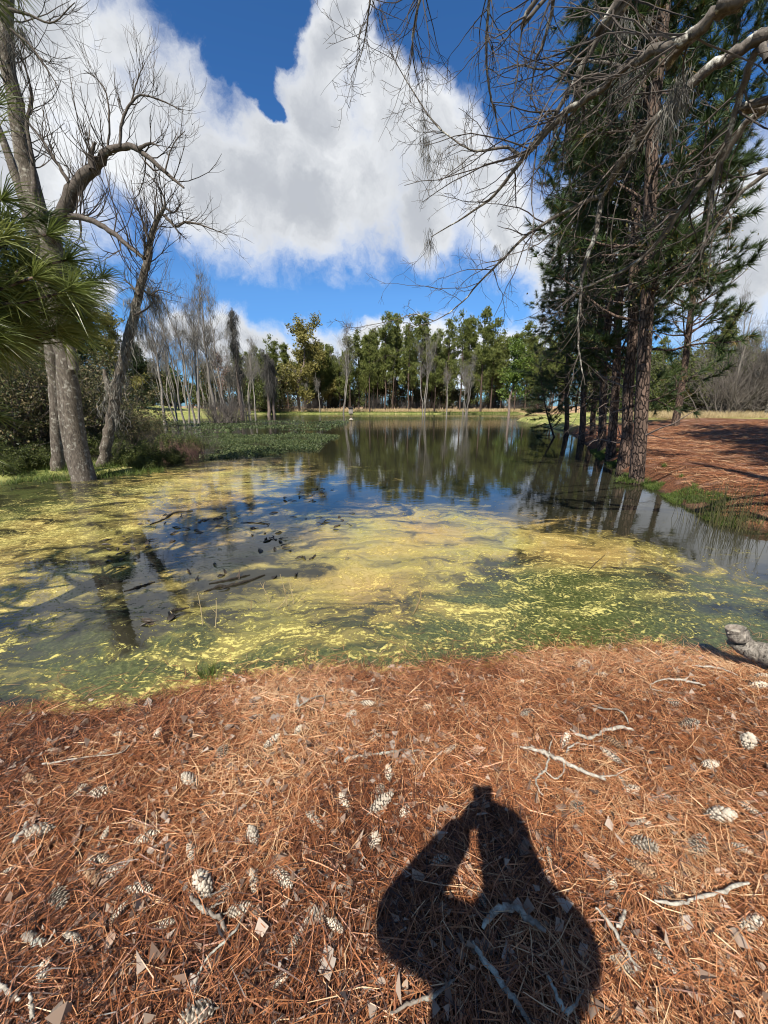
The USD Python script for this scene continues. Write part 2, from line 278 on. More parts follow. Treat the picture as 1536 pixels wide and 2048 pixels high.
m_reed = leafy('reed_stems', [(0.03, 0.028, 0.014), (0.07, 0.065, 0.022), (0.10, 0.09, 0.04)], 0.1)
m_mat = leafy('floating_plants', [(0.028, 0.046, 0.015), (0.055, 0.08, 0.026), (0.12, 0.135, 0.05)], 0.25)
m_straw = leafy('pine_straw', [(0.022, 0.010, 0.006), (0.10, 0.034, 0.014), (0.25, 0.088, 0.032), (0.42, 0.19, 0.082), (0.55, 0.37, 0.21)], 0.15, 0.45, 0.5)
def dry_leaf(name, a, b):
    N = {'o': ('object_info', {}), 'tc': ('texture_coordinate', {}), 'n': ('noise_texture', {'scale': 40.0, 'detail': 4.0}), 'ad': ('math', {'math_type': 'multiply_add', 'value2': 0.5}),
         'r': ('rgb_ramp', {'ramp': [(0.2, a), (1.1, b)]}), 'p': ('principled_bsdf', {'roughness': 0.6})}
    return M(name, N, [('tc.object', 'n.vector'), ('n.fac', 'ad.value1'), ('o.random', 'ad.value3'), ('ad.value', 'r.fac'), ('r.color', 'p.base_color')], 'p.BSDF')
m_leaf_brown = dry_leaf('dead_leaf_brown', (0.10, 0.055, 0.035), (0.36, 0.25, 0.18))
m_leaf_grey = dry_leaf('dead_leaf_grey', (0.10, 0.075, 0.06), (0.29, 0.235, 0.19))
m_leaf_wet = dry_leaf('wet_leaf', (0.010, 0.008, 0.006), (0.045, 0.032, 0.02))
m_bone = bark('bleached_stick', (0.14, 0.12, 0.095), (0.46, 0.42, 0.35), scale=60, stretch=0.5)
m_stick = bark('lichened_stick', (0.08, 0.065, 0.05), (0.26, 0.22, 0.18), lichen=(0.36, 0.36, 0.30), scale=60, stretch=0.5, amount=0.5)
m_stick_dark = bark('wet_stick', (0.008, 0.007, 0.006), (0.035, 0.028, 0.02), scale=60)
m_log = bark('log_bark', (0.045, 0.037, 0.03), (0.36, 0.32, 0.265), scale=70, stretch=0.5, bump=1.0)

# ------------------------------------------------------------------ the ground and the pond
ZW = -0.12
near_shore = [(-60, 1455), (0, 1438), (70, 1432), (150, 1424), (210, 1420), (330, 1394), (420, 1378), (500, 1358), (600, 1350), (700, 1345), (800, 1343), (900, 1335), (960, 1330), (1010, 1322), (1080, 1308), (1180, 1302), (1250, 1299), (1330, 1302), (1400, 1305), (1470, 1310), (1560, 1318)]
right_shore = [(1530, 1062), (1450, 1050), (1390, 1025), (1330, 990), (1285, 965), (1240, 942), (1205, 916), (1170, 890), (1140, 866), (1100, 856), (1060, 848), (1030, 842)]
_ns = np.array([onz(x, y, ZW)[:2] for x, y in near_shore]); _k = np.linspace(0, len(_ns) - 1, 260); _ns = np.column_stack([np.interp(_k, np.arange(len(_ns)), _ns[:, c]) for c in (0, 1)])
_ns[:, 1] += (meshkit.fbm(np.column_stack([_ns[:, 0] * 3.1, np.zeros(260), np.zeros(260)]), 4, 6) - 0.5) * 0.16
shore = [tuple(p) for p in _ns] + [(4.2, 2.7), (6.6, 3.4), (7.4, 4.2), (6.3, 4.7)] + [tuple(onz(x, y, ZW)[:2]) for x, y in right_shore]
shore += [(17.5, 50), (18.6, 56), (21.5, 58), (24, 64), (30, 76), (28, 84), (14, 86.5), (0, 87), (-14, 86), (-22, 85), (-25, 76), (-24.5, 62), (-24, 50), (-26, 44), (-27, 38), (-23, 30), (-17, 22), (-12.5, 16), (-9.0, 12.4), (-7.6, 11.2), (-6.6, 10.6), (-6.3, 10.0), (-6.9, 9.5), (-8.2, 8.9), (-9.6, 7.6), (-10.2, 5.5), (-9.4, 3), (-6, 1.2), (-3.6, 1.35)]
POND = Polygon(shore).buffer(0)
def sdist(x, y):
    p = shapely.points(np.asarray(x, float), np.asarray(y, float)); d = shapely.distance(p, POND.exterior)
    return np.where(shapely.contains(POND, p), -d, d)
def height(x, y, sd=None, micro=True):
    x, y = np.asarray(x, float), np.asarray(y, float)
    sd = sdist(x, y) if sd is None else sd
    right = sat((x - 3) / 4) * sat((y - 3.6) / 2) * sat((70 - y) / 20)
    hill = 3.6 * np.exp(-(((x + 62) / 24) ** 2 + ((y - 66) / 26) ** 2))
    land = 0.12 * sat(sd / 0.45) + (0.60 * right + hill) * sat(sd / 9) + 0.22 * right * sat(sd / 0.8) + 0.35 * sat((y - 84) / 10)
    if micro: land = land + sat(sd / 0.6) * ((fbm(x, y, 0.35, 3) - 0.5) * 0.09 * sat((np.hypot(x, y) - 1) / 8) + (fbm(x, y, 3.2, 5) - 0.5) * 0.035)
    return ZW + np.where(sd > 0, land, np.maximum(-0.5, 0.28 * sd))
def hz(x, y): return float(height(np.array([x]), np.array([y]))[0])
ang = np.concatenate([np.linspace(-62, 62, 420), np.linspace(62, 298, 80)[1:-1]])
def polar(r):
    A = np.radians(ang); X = r[:, None] * np.sin(A); Y = r[:, None] * np.cos(A)
    na = len(A); i, j = np.meshgrid(np.arange(len(r) - 1), np.arange(na), indexing='ij'); jn = (j + 1) % na
    q = np.stack([np.stack([i * na + j, (i + 1) * na + jn, (i + 1) * na + j], -1), np.stack([i * na + j, i * na + jn, (i + 1) * na + jn], -1)], 2).reshape(-1, 3)
    return X.ravel(), Y.ravel(), q
rr = np.concatenate([[0.02], np.geomspace(0.25, 140, 230), np.geomspace(150, 2500, 20)])
gx, gy, gf = polar(rr); gsd = sdist(gx, gy); gz = height(gx, gy, gsd)
straw = np.maximum(sat((3.6 - gy) / 0.6) * sat((7 - np.hypot(gx, gy)) / 3 + 1), sat((gx - 4) / 1.5) * sat((gy - 3.6) / 1) * sat((30 + 6 * (fbm(gx, gy, 0.25, 9) - 0.5) - gy) / 5) * sat((24 - gx + 12 * (fbm(gx, gy, 0.2, 8) - 0.5)) / 5))
straw = np.maximum(straw, np.exp(-(((gx - 22) / 5) ** 2 + ((gy - 56) / 5) ** 2)))
tan = np.maximum(sat((gy - 88 - 3 * fbm(gx, gy, 0.1, 2)) / 3), sat((gx - 27) / 8) * sat((gy - 22) / 12))
m_ground = M('ground', {
    'g': ('geometry', {}), 's': ('attribute', {'attribute': 'straw'}), 't': ('attribute', {'attribute': 'tan'}),
    'n1': ('noise_texture', {'scale': 0.9, 'detail': 6.0, 'roughness': 0.6}), 'n2': ('noise_texture', {'scale': 24.0, 'detail': 5.0, 'roughness': 0.75, 'distortion': 1.5}),
    'n3': ('noise_texture', {'scale': 2.2, 'detail': 4.0}),
    'lawn': ('rgb_ramp', {'ramp': [(0.30, (0.10, 0.13, 0.03)), (0.5, (0.20, 0.21, 0.06)), (0.7, (0.36, 0.31, 0.14))]}),
    'st': ('rgb_ramp', {'ramp': [(0.34, (0.020, 0.010, 0.006)), (0.47, (0.075, 0.032, 0.016)), (0.60, (0.19, 0.080, 0.040)), (0.74, (0.32, 0.17, 0.105))]}),
    'st2': ('mix', {'mix_type': 'mix', 'color2': (0.30, 0.19, 0.14)}), 'm3': ('map_range', {'from_min': 0.52, 'from_max': 0.72, 'to_max': 0.7, 'clamp': True}),
    'w': ('attribute', {'attribute': 'wet'}), 'wm': ('mix', {'color2': (0.022, 0.016, 0.011)}), 'mt': ('mix', {'color2': (0.30, 0.20, 0.115)}), 'mx': ('mix', {}), 'b': ('bump', {'strength': 0.8, 'distance': 0.03}),
    'p': ('principled_bsdf', {'roughness': 0.95, 'specular_ior_level': 0.15})},
    [('g.position', 'n1.vector'), ('g.position', 'n2.vector'), ('g.position', 'n3.vector'), ('n1.fac', 'lawn.fac'), ('n2.fac', 'st.fac'), ('n3.fac', 'm3.value'), ('m3.result', 'st2.fac'), ('st.color', 'st2.color1'),
     ('lawn.color', 'mt.color1'), ('t.fac', 'mt.fac'), ('mt.color', 'mx.color1'), ('st2.color', 'mx.color2'), ('s.fac', 'mx.fac'), ('mx.color', 'wm.color1'), ('w.fac', 'wm.fac'), ('wm.color', 'p.base_color'), ('n2.fac', 'b.height'), ('b.normal', 'p.normal')], 'p.BSDF')
tag(obj('ground', (np.column_stack([gx, gy, gz]), gf), m_ground, smooth=True, attrs={'straw': straw, 'tan': tan, 'wet': np.exp(-((np.maximum(gsd, 0) / 0.09) ** 2))}), kind='structure')

# the pond's surface, with the pollen film and the green algae where they drift
wx, wy, wf = polar(np.concatenate([np.geomspace(0.9, 30, 260), np.geomspace(30.5, 110, 60)]))
wsd = sdist(wx, wy); wf = wf[(wsd[wf] < 0.5).all(1) & (np.abs(wx[wf]) < 60).all(1)]
keep = np.unique(wf); remap = np.zeros(len(wx), int); remap[keep] = np.arange(len(keep)); wf = remap[wf]; wx, wy, wsd = wx[keep], wy[keep], wsd[keep]
film = np.array([  # px, py, yellow pollen, green algae
    (700, 845, 0, .05), (900, 870, .02, .1), (560, 870, .15, .3), (800, 920, .06, .25), (1000, 900, 0, .05), (1100, 920, 0, 0), (560, 925, .5, .25), (450, 945, .85, .2), (350, 965, .85, .2), (250, 985, .7, .5), (120, 1000, .45, .7), (40, 985, .2, .5),
    (60, 1070, .75, .5), (20, 1130, .75, .5), (500, 985, .8, .1), (600, 980, .4, .1), (700, 985, .3, .15), (850, 990, .35, .2), (970, 1010, .4, .2), (640, 1040, .6, .05), (760, 1050, .9, .1), (880, 1070, .85, .1), (1000, 1085, .9, .1), (1120, 1080, .8, .2), (1220, 1105, .9, .2),
    (1080, 1020, .3, .3), (1170, 990, .1, .1), (1260, 1010, .1, .05), (550, 1060, .7, 0), (430, 1080, .76, 0), (330, 1100, .68, .1), (240, 1090, .6, .2), (540, 1120, .55, .1), (350, 1170, .6, .2), (450, 1190, .5, .3), (600, 1150, .75, .2), (720, 1140, .85, .2),
    (850, 1160, .8, .4), (640, 1220, .7, .5), (800, 1240, .6, .7), (950, 1220, .5, .9), (1080, 1150, .4, .95), (1180, 1170, .5, .9), (1250, 1200, .4, .9), (1320, 1130, .6, .6), (1420, 1110, .5, .4), (1330, 1050, .2, .1), (1450, 1080, .15, .1), (1500, 1140, .42, .5),
    (1150, 1250, .45, 1), (1300, 1250, .4, .95), (1420, 1230, .4, .9), (1520, 1230, .38, .8), (1520, 1290, .35, .6), (950, 1300, .35, .95), (700, 1310, .5, .9), (500, 1290, .6, .85), (350, 1330, .55, .9), (200, 1370, .5, .85), (60, 1410, .5, .7), (60, 1260, .68, .6), (60, 1340, .5, .6), (200, 1270, .55, .6), (300, 1240, .5, .5), (130, 1180, .65, .5), (220, 1180, .5, .4)], float)
from scipy.interpolate import RBFInterpolator
def warp(x, y): d = np.hypot(x, y); return np.column_stack([np.arctan2(x, y), 1.3 * np.log(np.maximum(d, 0.5))])
fw = np.array([onz(a, b, ZW)[:2] for a, b in film[:, :2]])
rbf = RBFInterpolator(warp(fw[:, 0], fw[:, 1]), film[:, 2:], kernel='linear', smoothing=0.002, neighbors=24)(warp(wx, wy))
fade = sat((24 - wy) / 10) * sat((wx + 16) / 3); edge = np.exp(-((np.maximum(-wsd, 0) / 0.07) ** 2)) * sat((4 - wy) / 1.5)
yel, grn = np.clip(np.clip(rbf[:, 0], 0, 1) * fade + edge * 0.35, 0, 1), np.clip(np.clip(rbf[:, 1], 0, 1) * fade + 0.5 * np.exp(-(((wx + 10) / 6) ** 2 + ((wy - 20) / 12) ** 2)), 0, 1)
ripple = np.exp(-(((wx + 4) / 22) ** 2 + ((wy - 48) / 13) ** 2))
def water_material():
    N = {'g': ('geometry', {}), 'y': ('attribute', {'attribute': 'yellow'}), 'gr': ('attribute', {'attribute': 'green'}), 'rp': ('attribute', {'attribute': 'ripple'})}; L = []
    def node(n, kind, inp, *links): N[n] = (kind, inp); L.extend((a, f'{n}.{b}') for a, b in links)
    # the noises are looked up through a slow noise, so that their streaks curl round each other
    node('wn', 'noise_texture', {'scale': 0.9, 'detail': 4.0, 'roughness': 0.6}, ('g.position', 'vector'))
    node('wv', 'vector_math', {'math_type': 'multiply_add', 'vector2': (1.9, 1.1, 0)}, ('wn.color', 'vector1'), ('g.position', 'vector3'))
    node('mp', 'mapping', {'scale': (1.0, 2.0, 1.0), 'rotation': (0, 0, 0.15)}, ('wv.vector', 'vector'))
    node('big', 'noise_texture', {'scale': 1.6, 'detail': 7.0, 'roughness': 0.62, 'distortion': 0.6}, ('mp.vector', 'vector'))
    node('mid', 'noise_texture', {'scale': 12.0, 'detail': 8.0, 'roughness': 0.72, 'distortion': 0.35}, ('mp.vector', 'vector'))
    node('fin', 'noise_texture', {'scale': 46.0, 'detail': 4.0, 'roughness': 0.65}, ('g.position', 'vector'))
    node('alg', 'noise_texture', {'scale': 1.3, 'detail': 9.0, 'roughness': 0.66, 'distortion': 0.8}, ('wv.vector', 'vector'))
    # thin even film
    node('t1', 'map_range', {'to_min': 0.78, 'to_max': 0.24}, ('y.fac', 'value')); node('d1', 'math', {'math_type': 'subtract'}, ('big.fac', 'value1'), ('t1.result', 'value2'))
    node('dm', 'math', {'math_type': 'multiply_add', 'value2': 0.35}, ('mid.fac', 'value1'), ('d1.value', 'value3'))
    node('film', 'map_range', {'range_type': 'smoothstep', 'from_min': 0.12, 'from_max': 0.44, 'to_max': 0.66, 'clamp': True}, ('dm.value', 'value'))
    # flecks and threads of thicker scum
    node('sum', 'math', {'math_type': 'multiply_add', 'value2': 0.55}, ('gr.fac', 'value1'), ('y.fac', 'value3'))
    node('t2', 'map_range', {'from_max': 1.5, 'to_min': 0.80, 'to_max': 0.38}, ('sum.value', 'value')); node('fk', 'math', {'math_type': 'multiply_add', 'value2': 0.62, 'value3': -0.31}, ('fin.fac', 'value1')); node('m2', 'math', {'math_type': 'add'}, ('mid.fac', 'value1'), ('fk.value', 'value2'))
    node('bk', 'math', {'math_type': 'multiply_add', 'value2': 0.45, 'value3': -0.225}, ('big.fac', 'value1')); node('m3', 'math', {'math_type': 'add'}, ('m2.value', 'value1'), ('bk.value', 'value2'))
    node('d2', 'math', {'math_type': 'subtract'}, ('m3.value', 'value1'), ('t2.result', 'value2')); node('fleck', 'map_range', {'range_type': 'smoothstep', 'from_min': 0.0, 'from_max': 0.09, 'to_max': 0.95, 'clamp': True}, ('d2.value', 'value'))
    # green algae
    node('t3', 'map_range', {'to_min': 0.80, 'to_max': 0.22}, ('gr.fac', 'value')); node('d3', 'math', {'math_type': 'subtract'}, ('alg.fac', 'value1'), ('t3.result', 'value2')); node('algm', 'map_range', {'range_type': 'smoothstep', 'from_min': 0.0, 'from_max': 0.25, 'to_max': 0.92, 'clamp': True}, ('d3.value', 'value'))
    node('hue', 'noise_texture', {'scale': 0.55, 'detail': 3.0}, ('g.position', 'vector')); node('yc', 'rgb_ramp', {'ramp': [(0.38, (0.42, 0.37, 0.10)), (0.50, (0.46, 0.35, 0.10)), (0.62, (0.46, 0.31, 0.10))]}, ('hue.fac', 'fac'))
    node('gc', 'rgb_ramp', {'ramp': [(0.30, (0.020, 0.026, 0.009)), (0.52, (0.062, 0.074, 0.022)), (0.72, (0.17, 0.17, 0.065))]}, ('fin.fac', 'fac'))
    node('fc', 'mix', {'color2': (0.46, 0.41, 0.13), 'fac': 0.5}, ('yc.color', 'color1')); node('k', 'math', {'math_type': 'multiply', 'value2': 0.9}, ('gr.fac', 'value1')); L.append(('k.value', 'fc.fac'))
    node('c1', 'mix', {'color1': (0.018, 0.017, 0.010)}, ('algm.result', 'fac'), ('gc.color', 'color2')); node('c2', 'mix', {}, ('film.result', 'fac'), ('c1.color', 'color1'), ('yc.color', 'color2')); node('c3', 'mix', {}, ('fleck.result', 'fac'), ('c2.color', 'color1'), ('fc.color', 'color2'))
    node('ro', 'map_range', {'to_min': 0.02, 'to_max': 0.40}, ('fleck.result', 'value')); node('sp', 'map_range', {'to_min': 0.85, 'to_max': 0.35}, ('fleck.result', 'value'))
    node('wbm', 'mapping', {'scale': (0.6, 1.4, 1.0)}, ('g.position', 'vector')); node('wb', 'noise_texture', {'scale': 5.0, 'detail': 3.0, 'roughness': 0.6}, ('wbm.vector', 'vector'))
    node('ws', 'math', {'math_type': 'multiply_add', 'value2': 0.035, 'value3': 0.0012}, ('rp.fac', 'value1')); node('wh', 'math', {'math_type': 'multiply'}, ('wb.fac', 'value1'), ('ws.value', 'value2')); node('hs', 'math', {'math_type': 'multiply_add', 'value2': 0.005}, ('fleck.result', 'value1'), ('wh.value', 'value3'))
    node('al', 'math', {'math_type': 'multiply'}, ('algm.result', 'value1'), ('fin.fac', 'value2')); node('hs2', 'math', {'math_type': 'multiply_add', 'value2': 0.003}, ('al.value', 'value1'), ('hs.value', 'value3'))
    node('b', 'bump', {'strength': 1.0, 'distance': 1.0, 'use_object_space': False}, ('hs2.value', 'height'))
    node('p', 'principled_bsdf', {'ior': 1.33}, ('c3.color', 'base_color'), ('ro.result', 'roughness'), ('sp.result', 'specular_ior_level'), ('b.normal', 'normal'))
    return M('pond_water', N, L, 'p.BSDF')
m_water = water_material()
tag(obj('water', (np.column_stack([wx, wy, np.full(len(wx), ZW)]), wf), m_water, smooth=False, attrs={'yellow': yel, 'green': grn, 'ripple': ripple}), kind='structure')

# ------------------------------------------------------------------ trees: prototypes
UPV = np.array([0, 0, 1.0])
def curve(p0, p1, n, bow=0.0, rng=None):
    t = np.linspace(0, 1, n)[:, None]; P = np.asarray(p0, float) * (1 - t) + np.asarray(p1, float) * t
    if rng is not None: P[1:] += np.cumsum(rng.normal(0, bow, (n - 1, 3)) * [1, 1, 0.2], 0)
    return P
def pine_far(rng, H, low, name, label, cat_, group, mats=(m_bark_pine, m_needle_far), wide=2.3, size=0.48):
    t = thing(name, label, cat_, group=group)
    T = curve((0, 0, -0.3), (0, 0, H), 10, 0.05 * H / 10, rng); R = np.linspace(0.2, 0.03, 10) * H / 18
    B, BR = grow(rng, T, R, 54, 5, (wide * 0.6, wide * 1.15), (45, 85), 0.12, (0, 0, 0.10), 0.35, (low, 0.99), 0.3, fall=0.55)
    obj('trunk', cat(tubes(T, R, 8, rng)), m_bark_pine if mats[0] is None else mats[0], t, smooth=True)
    S, SR = grow(rng, B, BR, 4, 3, (0.35, 0.9), (30, 70), 0.2, (0, 0, 0.15), 0.5, (0.35, 1.0))
    obj('branches', cat(tubes(B, BR, 4, rng), tubes(S, SR, 3, rng)), mats[0], t)
    c1, d1 = along(rng, S, 7, (0.3, 1)); c2, d2 = along(rng, B, 8, (0.4, 1))
    c, d = np.vstack([c1, c2]) , np.vstack([d1, d2]); c = c + rng.normal(0, 0.28, c.shape)
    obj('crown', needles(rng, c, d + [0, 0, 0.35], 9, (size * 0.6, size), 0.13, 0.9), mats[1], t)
    return t.GetPrim() if hasattr(t, 'GetPrim') else t
def bare_tree(rng, H, name, label, cat_, group, stems=1, limbs=9, lean=0.06, up=0.25, mossy=0, mats=(m_bark_dead, m_twig_grey), spread=(25, 60), low=0.3, tw=1.0, reach=0.36, buds=None, r0=None):
    t = thing(name, label, cat_, group=group); r0 = r0 or 0.012 * H + 0.02
    Ts, Rs = [], []
    for s in range(stems):
        a = 2 * math.pi * s / max(stems, 1) + rng.random(); o = np.array([math.cos(a), math.sin(a), 0]) * (0 if stems == 1 else 0.16)
        T = curve(o + [0, 0, -0.4], o + np.array([math.cos(a), math.sin(a), 0]) * H * (lean if stems == 1 else 0.14) + [0, 0, H * rng.uniform(0.78, 1) if s else H], 10, 0.010 * H, rng)
        Ts.append(T); Rs.append(np.linspace(1, 0.12, 10) ** 0.85 * r0 * (1 if stems == 1 else 0.62)); Rs[-1][0] *= 1.35
    T, R = np.stack(Ts), np.stack(Rs)
    A, AR = grow(rng, T, R, limbs, 7, (H * reach * 0.6, H * reach), spread, 0.16, (0, 0, up * 0.5), 0.5, (low, 0.98), 0.2, fall=0.45)
    B, BR = grow(rng, A, AR, 6, 5, (H * 0.07, H * 0.17), (25, 60), 0.2, (0, 0, up), 0.55, (0.2, 1), 0.3, rmin=0.008 * tw)
    C, CR = grow(rng, B, BR, 5, 4, (H * 0.03, H * 0.08), (20, 60), 0.2, (0, 0, up), 0.6, (0.15, 1), 0.4, rmin=0.006 * tw)
    D, DR = grow(rng, np.concatenate([T[:, -6:], A[:, -6:]]), np.concatenate([R[:, -6:], AR[:, -6:]]), 8, 4, (H * 0.03, H * 0.09), (25, 70), 0.2, (0, 0, up), 0.4, (0.1, 1), 0.4, rmin=0.006 * tw)
    obj('trunk', tubes(T, R, 9, rng), mats[0], t, smooth=True)
    obj('branches', cat(tubes(A, AR, 5, rng), tubes(B, BR, 4, rng)), mats[0], t, smooth=True)
    obj('twigs', cat(tubes(C, CR, 3, rng), tubes(D, DR, 3, rng)), mats[1], t)
    if mossy:
        c, _ = along(rng, np.concatenate([A[:, :5], B]), 1, (0.1, 1)); c = c[rng.random(len(c)) < mossy]
        obj('moss', moss(rng, c, (H * 0.04, H * 0.14), 0.010 * H), m_moss if mats[0] is not m_bark_old else m_moss, t)
    if buds is not None:
        c = np.concatenate([along(rng, C, 4)[0], along(rng, D, 4)[0]]); obj('crown', leaves(rng, c + rng.normal(0, 0.1, c.shape), (0.12, 0.30)), buds, t)
    return t
def cedar(rng, H, W, name, label, group, mat=m_cedar, cat_='tree', size=0.32, n=150, skirt=0.05):
    t = thing(name, label, cat_, group=group)
    T = curve((0, 0, -0.3), (0, 0, H * 0.97), 8, 0.02 * H / 8, rng); R = np.linspace(0.022 * H, 0.02, 8)
    B, BR = grow(rng, T, R, n, 4, (W * 0.65, W * 1.1), (60, 95), 0.1, (0, 0, 0.02), 0.3, (skirt, 1.0), 0.3, fall=0.92)
    obj('trunk', tubes(T, R, 8, rng), m_bark_pine, t, smooth=True)
    obj('branches', tubes(B, BR, 3, rng), m_bark_pine, t)
    c, d = along(rng, B, 30, (0.2, 1)); c = c + rng.normal(0, 0.11 * W / 2, c.shape)
    obj('crown', needles(rng, c, d + [0, 0, -0.15], 4, (size * 0.5, size), 0.09, 0.8), mat, t)
    return t
def round_tree(rng, H, W, name, label, mat, group=None, size=(0.12, 0.3), per=70, bk=m_bark_pine_grey, low=0.2, cat_='tree'):
    t = thing(name, label, cat_, group=group)
    T = curve((0, 0, -0.3), (0, 0, H * 0.95), 8, 0.02 * H, rng); R = np.linspace(0.02 * H, 0.03, 8)
    A, AR = grow(rng, T, R, 26, 6, (W * 0.7, W * 1.15), (35, 80), 0.14, (0, 0, 0.12), 0.45, (low, 0.95), 0.25, fall=0.5)
    B, BR = grow(rng, A, AR, 6, 4, (W * 0.2, W * 0.45), (25, 70), 0.2, (0, 0, 0.12), 0.5, (0.3, 1), 0.3)
    obj('trunk', tubes(T, R, 8, rng), bk, t, smooth=True); obj('branches', cat(tubes(A, AR, 4, rng), tubes(B, BR, 3, rng)), bk, t)
    c, _ = along(rng, B, per); c = c + rng.normal(0, 0.12 * W / 2, c.shape)
    obj('crown', leaves(rng, c, size), mat, t)
    return t
def bush(rng, H, W, name, label, cat_, mat, stem_mat, group=None, stems=26, per=14, size=(0.03, 0.07), up=0.05, ang_=(5, 60), leafy_=True, rs=0.014):
    t = thing(name, label, cat_, group=group)
    base = np.column_stack([rng.normal(0, W * 0.18, (stems, 2)), np.full(stems, -0.08)]); P0 = np.stack([base, base + [0, 0, 0.1]], 1)
    A, AR = grow(rng, P0, np.full((stems, 2), rs), 1, 7, (H * 0.6, H * 1.15), ang_, 0.16, (0, 0, up), 1.0, (0, 0.5), 0.35)
    B, BR = grow(rng, A, AR, 6, 5, (H * 0.2, H * 0.5), (20, 65), 0.2, (0, 0, up), 0.6, (0.2, 1), 0.4)
    C, CR = grow(rng, B, BR, 4, 4, (H * 0.08, H * 0.22), (20, 70), 0.22, (0, 0, up), 0.65, (0.1, 1), 0.5, rmin=rs * 0.18)
    obj('stems', cat(tubes(A, AR, 5, rng), tubes(B, BR, 4, rng)), stem_mat, t); obj('twigs', tubes(C, CR, 3, rng), stem_mat, t)
    if leafy_:
        c = along(rng, C, per)[0]; obj('foliage', leaves(rng, c + rng.normal(0, size[1] * 0.6, c.shape), size), mat, t)
    return t
def G(px, py=None, Y=None, z=None):
    """Ground point under pixel column px at distance Y (x from the column, z from the terrain)."""
    x = aty(px, py if py is not None else 820, Y)[0]; zz = hz(x, Y); return (x, Y, max(zz, ZW) if z is None else z)

rng = np.random.default_rng(11)
# --- the row of pines across the pond
GR = 'tall pines in the row across the pond'
pines = [Spawner(pine_far(np.random.default_rng(20 + i), 20, l, 'pine_tree', '-', 'tree', GR, wide=w)) for i, (l, w) in enumerate([(0.36, 3.4), (0.30, 3.8), (0.42, 3.2), (0.25, 3.5)])]
ORD = 'first second third fourth fifth sixth seventh eighth ninth tenth eleventh twelfth thirteenth fourteenth fifteenth sixteenth seventeenth eighteenth'.split()
row = [(700, 92, 17.2), (722, 95, 19.5), (745, 90, 18.0), (772, 93, 20.5), (795, 98, 21), (815, 92, 18.6), (842, 96, 20.2), (868, 91, 18.4), (892, 95, 20.6), (915, 92, 19.4), (940, 96, 20.8), (962, 91, 19.6), (985, 94, 19.2), (1008, 98, 19.0), (1030, 92, 17.5), (1052, 95, 18.5), (1080, 96, 18), (1110, 92, 18)]
for i, (px, Y, H) in enumerate(row):
    H *= rng.uniform(0.86, 1.06); px += rng.uniform(-7, 7)
    lab = f"{ORD[i]} tall pine from the left in the green row across the pond"
    pines[i % 4](lab, G(px, 815, Y), (0, 0, rng.uniform(0, 360)), H / 20, group=GR)
for k in range(26):                                            # fainter pines left of the row
    px = rng.uniform(470, 700); Y = rng.uniform(98, 116); H = rng.uniform(11, 16.5)
    pines[k % 4]('lower pine of the wood left of the tall green row', G(px, 815, Y), (0, 0, rng.uniform(0, 360)), H / 20, group='lower pines left of the tall row')
for k in range(80):                                            # more of the wood behind the row
    px = rng.uniform(500, 1140); Y = rng.uniform(101, 140); H = rng.uniform(14, 20) * (0.8 if px < 690 else 1)
    pines[k % 4]('pine standing in the wood behind the front row', G(px, 815, Y), (0, 0, rng.uniform(0, 360)), H / 20, group='pines of the wood behind the front row')
for k in range(34):                                            # and on the right, beyond the lawn
    px = rng.uniform(1130, 1640); Y = rng.uniform(58, 90)
    pines[k % 4]('pine in the wood beyond the right lawn', G(px, 815, Y), (0, 0, rng.uniform(0, 360)), rng.uniform(9, 15) / 20, group='pines beyond the right lawn')
# --- bare grey trees
GB = 'grey bare trees in the wet margin'
bares = [Spawner(bare_tree(np.random.default_rng(40 + i), 12, 'bare_tree', '-', 'tree', GB, mossy=mo, stems=s, lean=le, low=0.42, reach=0.27, spread=(15, 50), up=0.3)) for i, (mo, s, le) in enumerate([(0.35, 1, 0.10), (0.3, 2, 0.05), (0.5, 1, 0.14), (0.2, 3, 0.05)])]
B_ = [(328, 37, 10.5, 0, 'pale bare tree leaning left at the marsh edge, nearest the lawn slope'), (352, 44, 11.5, 1, 'thin dark bare tree standing just left of the pale swollen trunks'), (372, 39, 11.5, 1, 'pale bare tree with swollen base standing in the marsh water'),
      (392, 38.5, 12.5, 3, 'pale bare tree of several upright stems beside the brown marsh thicket'), (430, 47, 13.5, 0, 'tall bare tree rising behind the brown marsh thicket'), (455, 52, 15, 1, 'tallest fine-twigged bare tree behind the moss-draped trunk'),
      (500, 78, 13, 2, 'grey bare tree behind the two moss-hung snags'), (566, 92, 9, 2, 'grey mossy bare tree under the olive budding tree'), (605, 90, 8.5, 1, 'grey many-stemmed bare tree beneath the olive budding tree'), (640, 88, 8.5, 0, 'grey bare tree at the right foot of the olive budding tree'),
      (686, 84, 16.5, 1, 'whitish slender bare tree left of the nest box post'), (848, 82, 14.5, 3, 'white clump of bare stems rising from the far water'), (893, 83, 10.5, 0, 'single white bare trunk between the two white clumps'), (932, 80, 10.5, 3, 'forked white bare tree nearest the bright green tree'), (925, 84, 9, 1, 'smaller white bare tree behind the forked white one')]
for px, Y, H, k, lab in B_:
    p = G(px, 830, Y); bares[k](lab, (p[0], p[1], max(p[2], ZW) - 0.05), (0, 0, rng.uniform(0, 360)), H / 12)
for k in range(30):
    px = rng.uniform(230, 560); Y = rng.uniform(64, 108)
    bares[k % 4]('grey leafless tree in the thicket behind the left lawn', G(px, 815, Y), (0, 0, rng.uniform(0, 360)), rng.uniform(9, 14.5) / 12, group='leafless trees behind the left lawn')
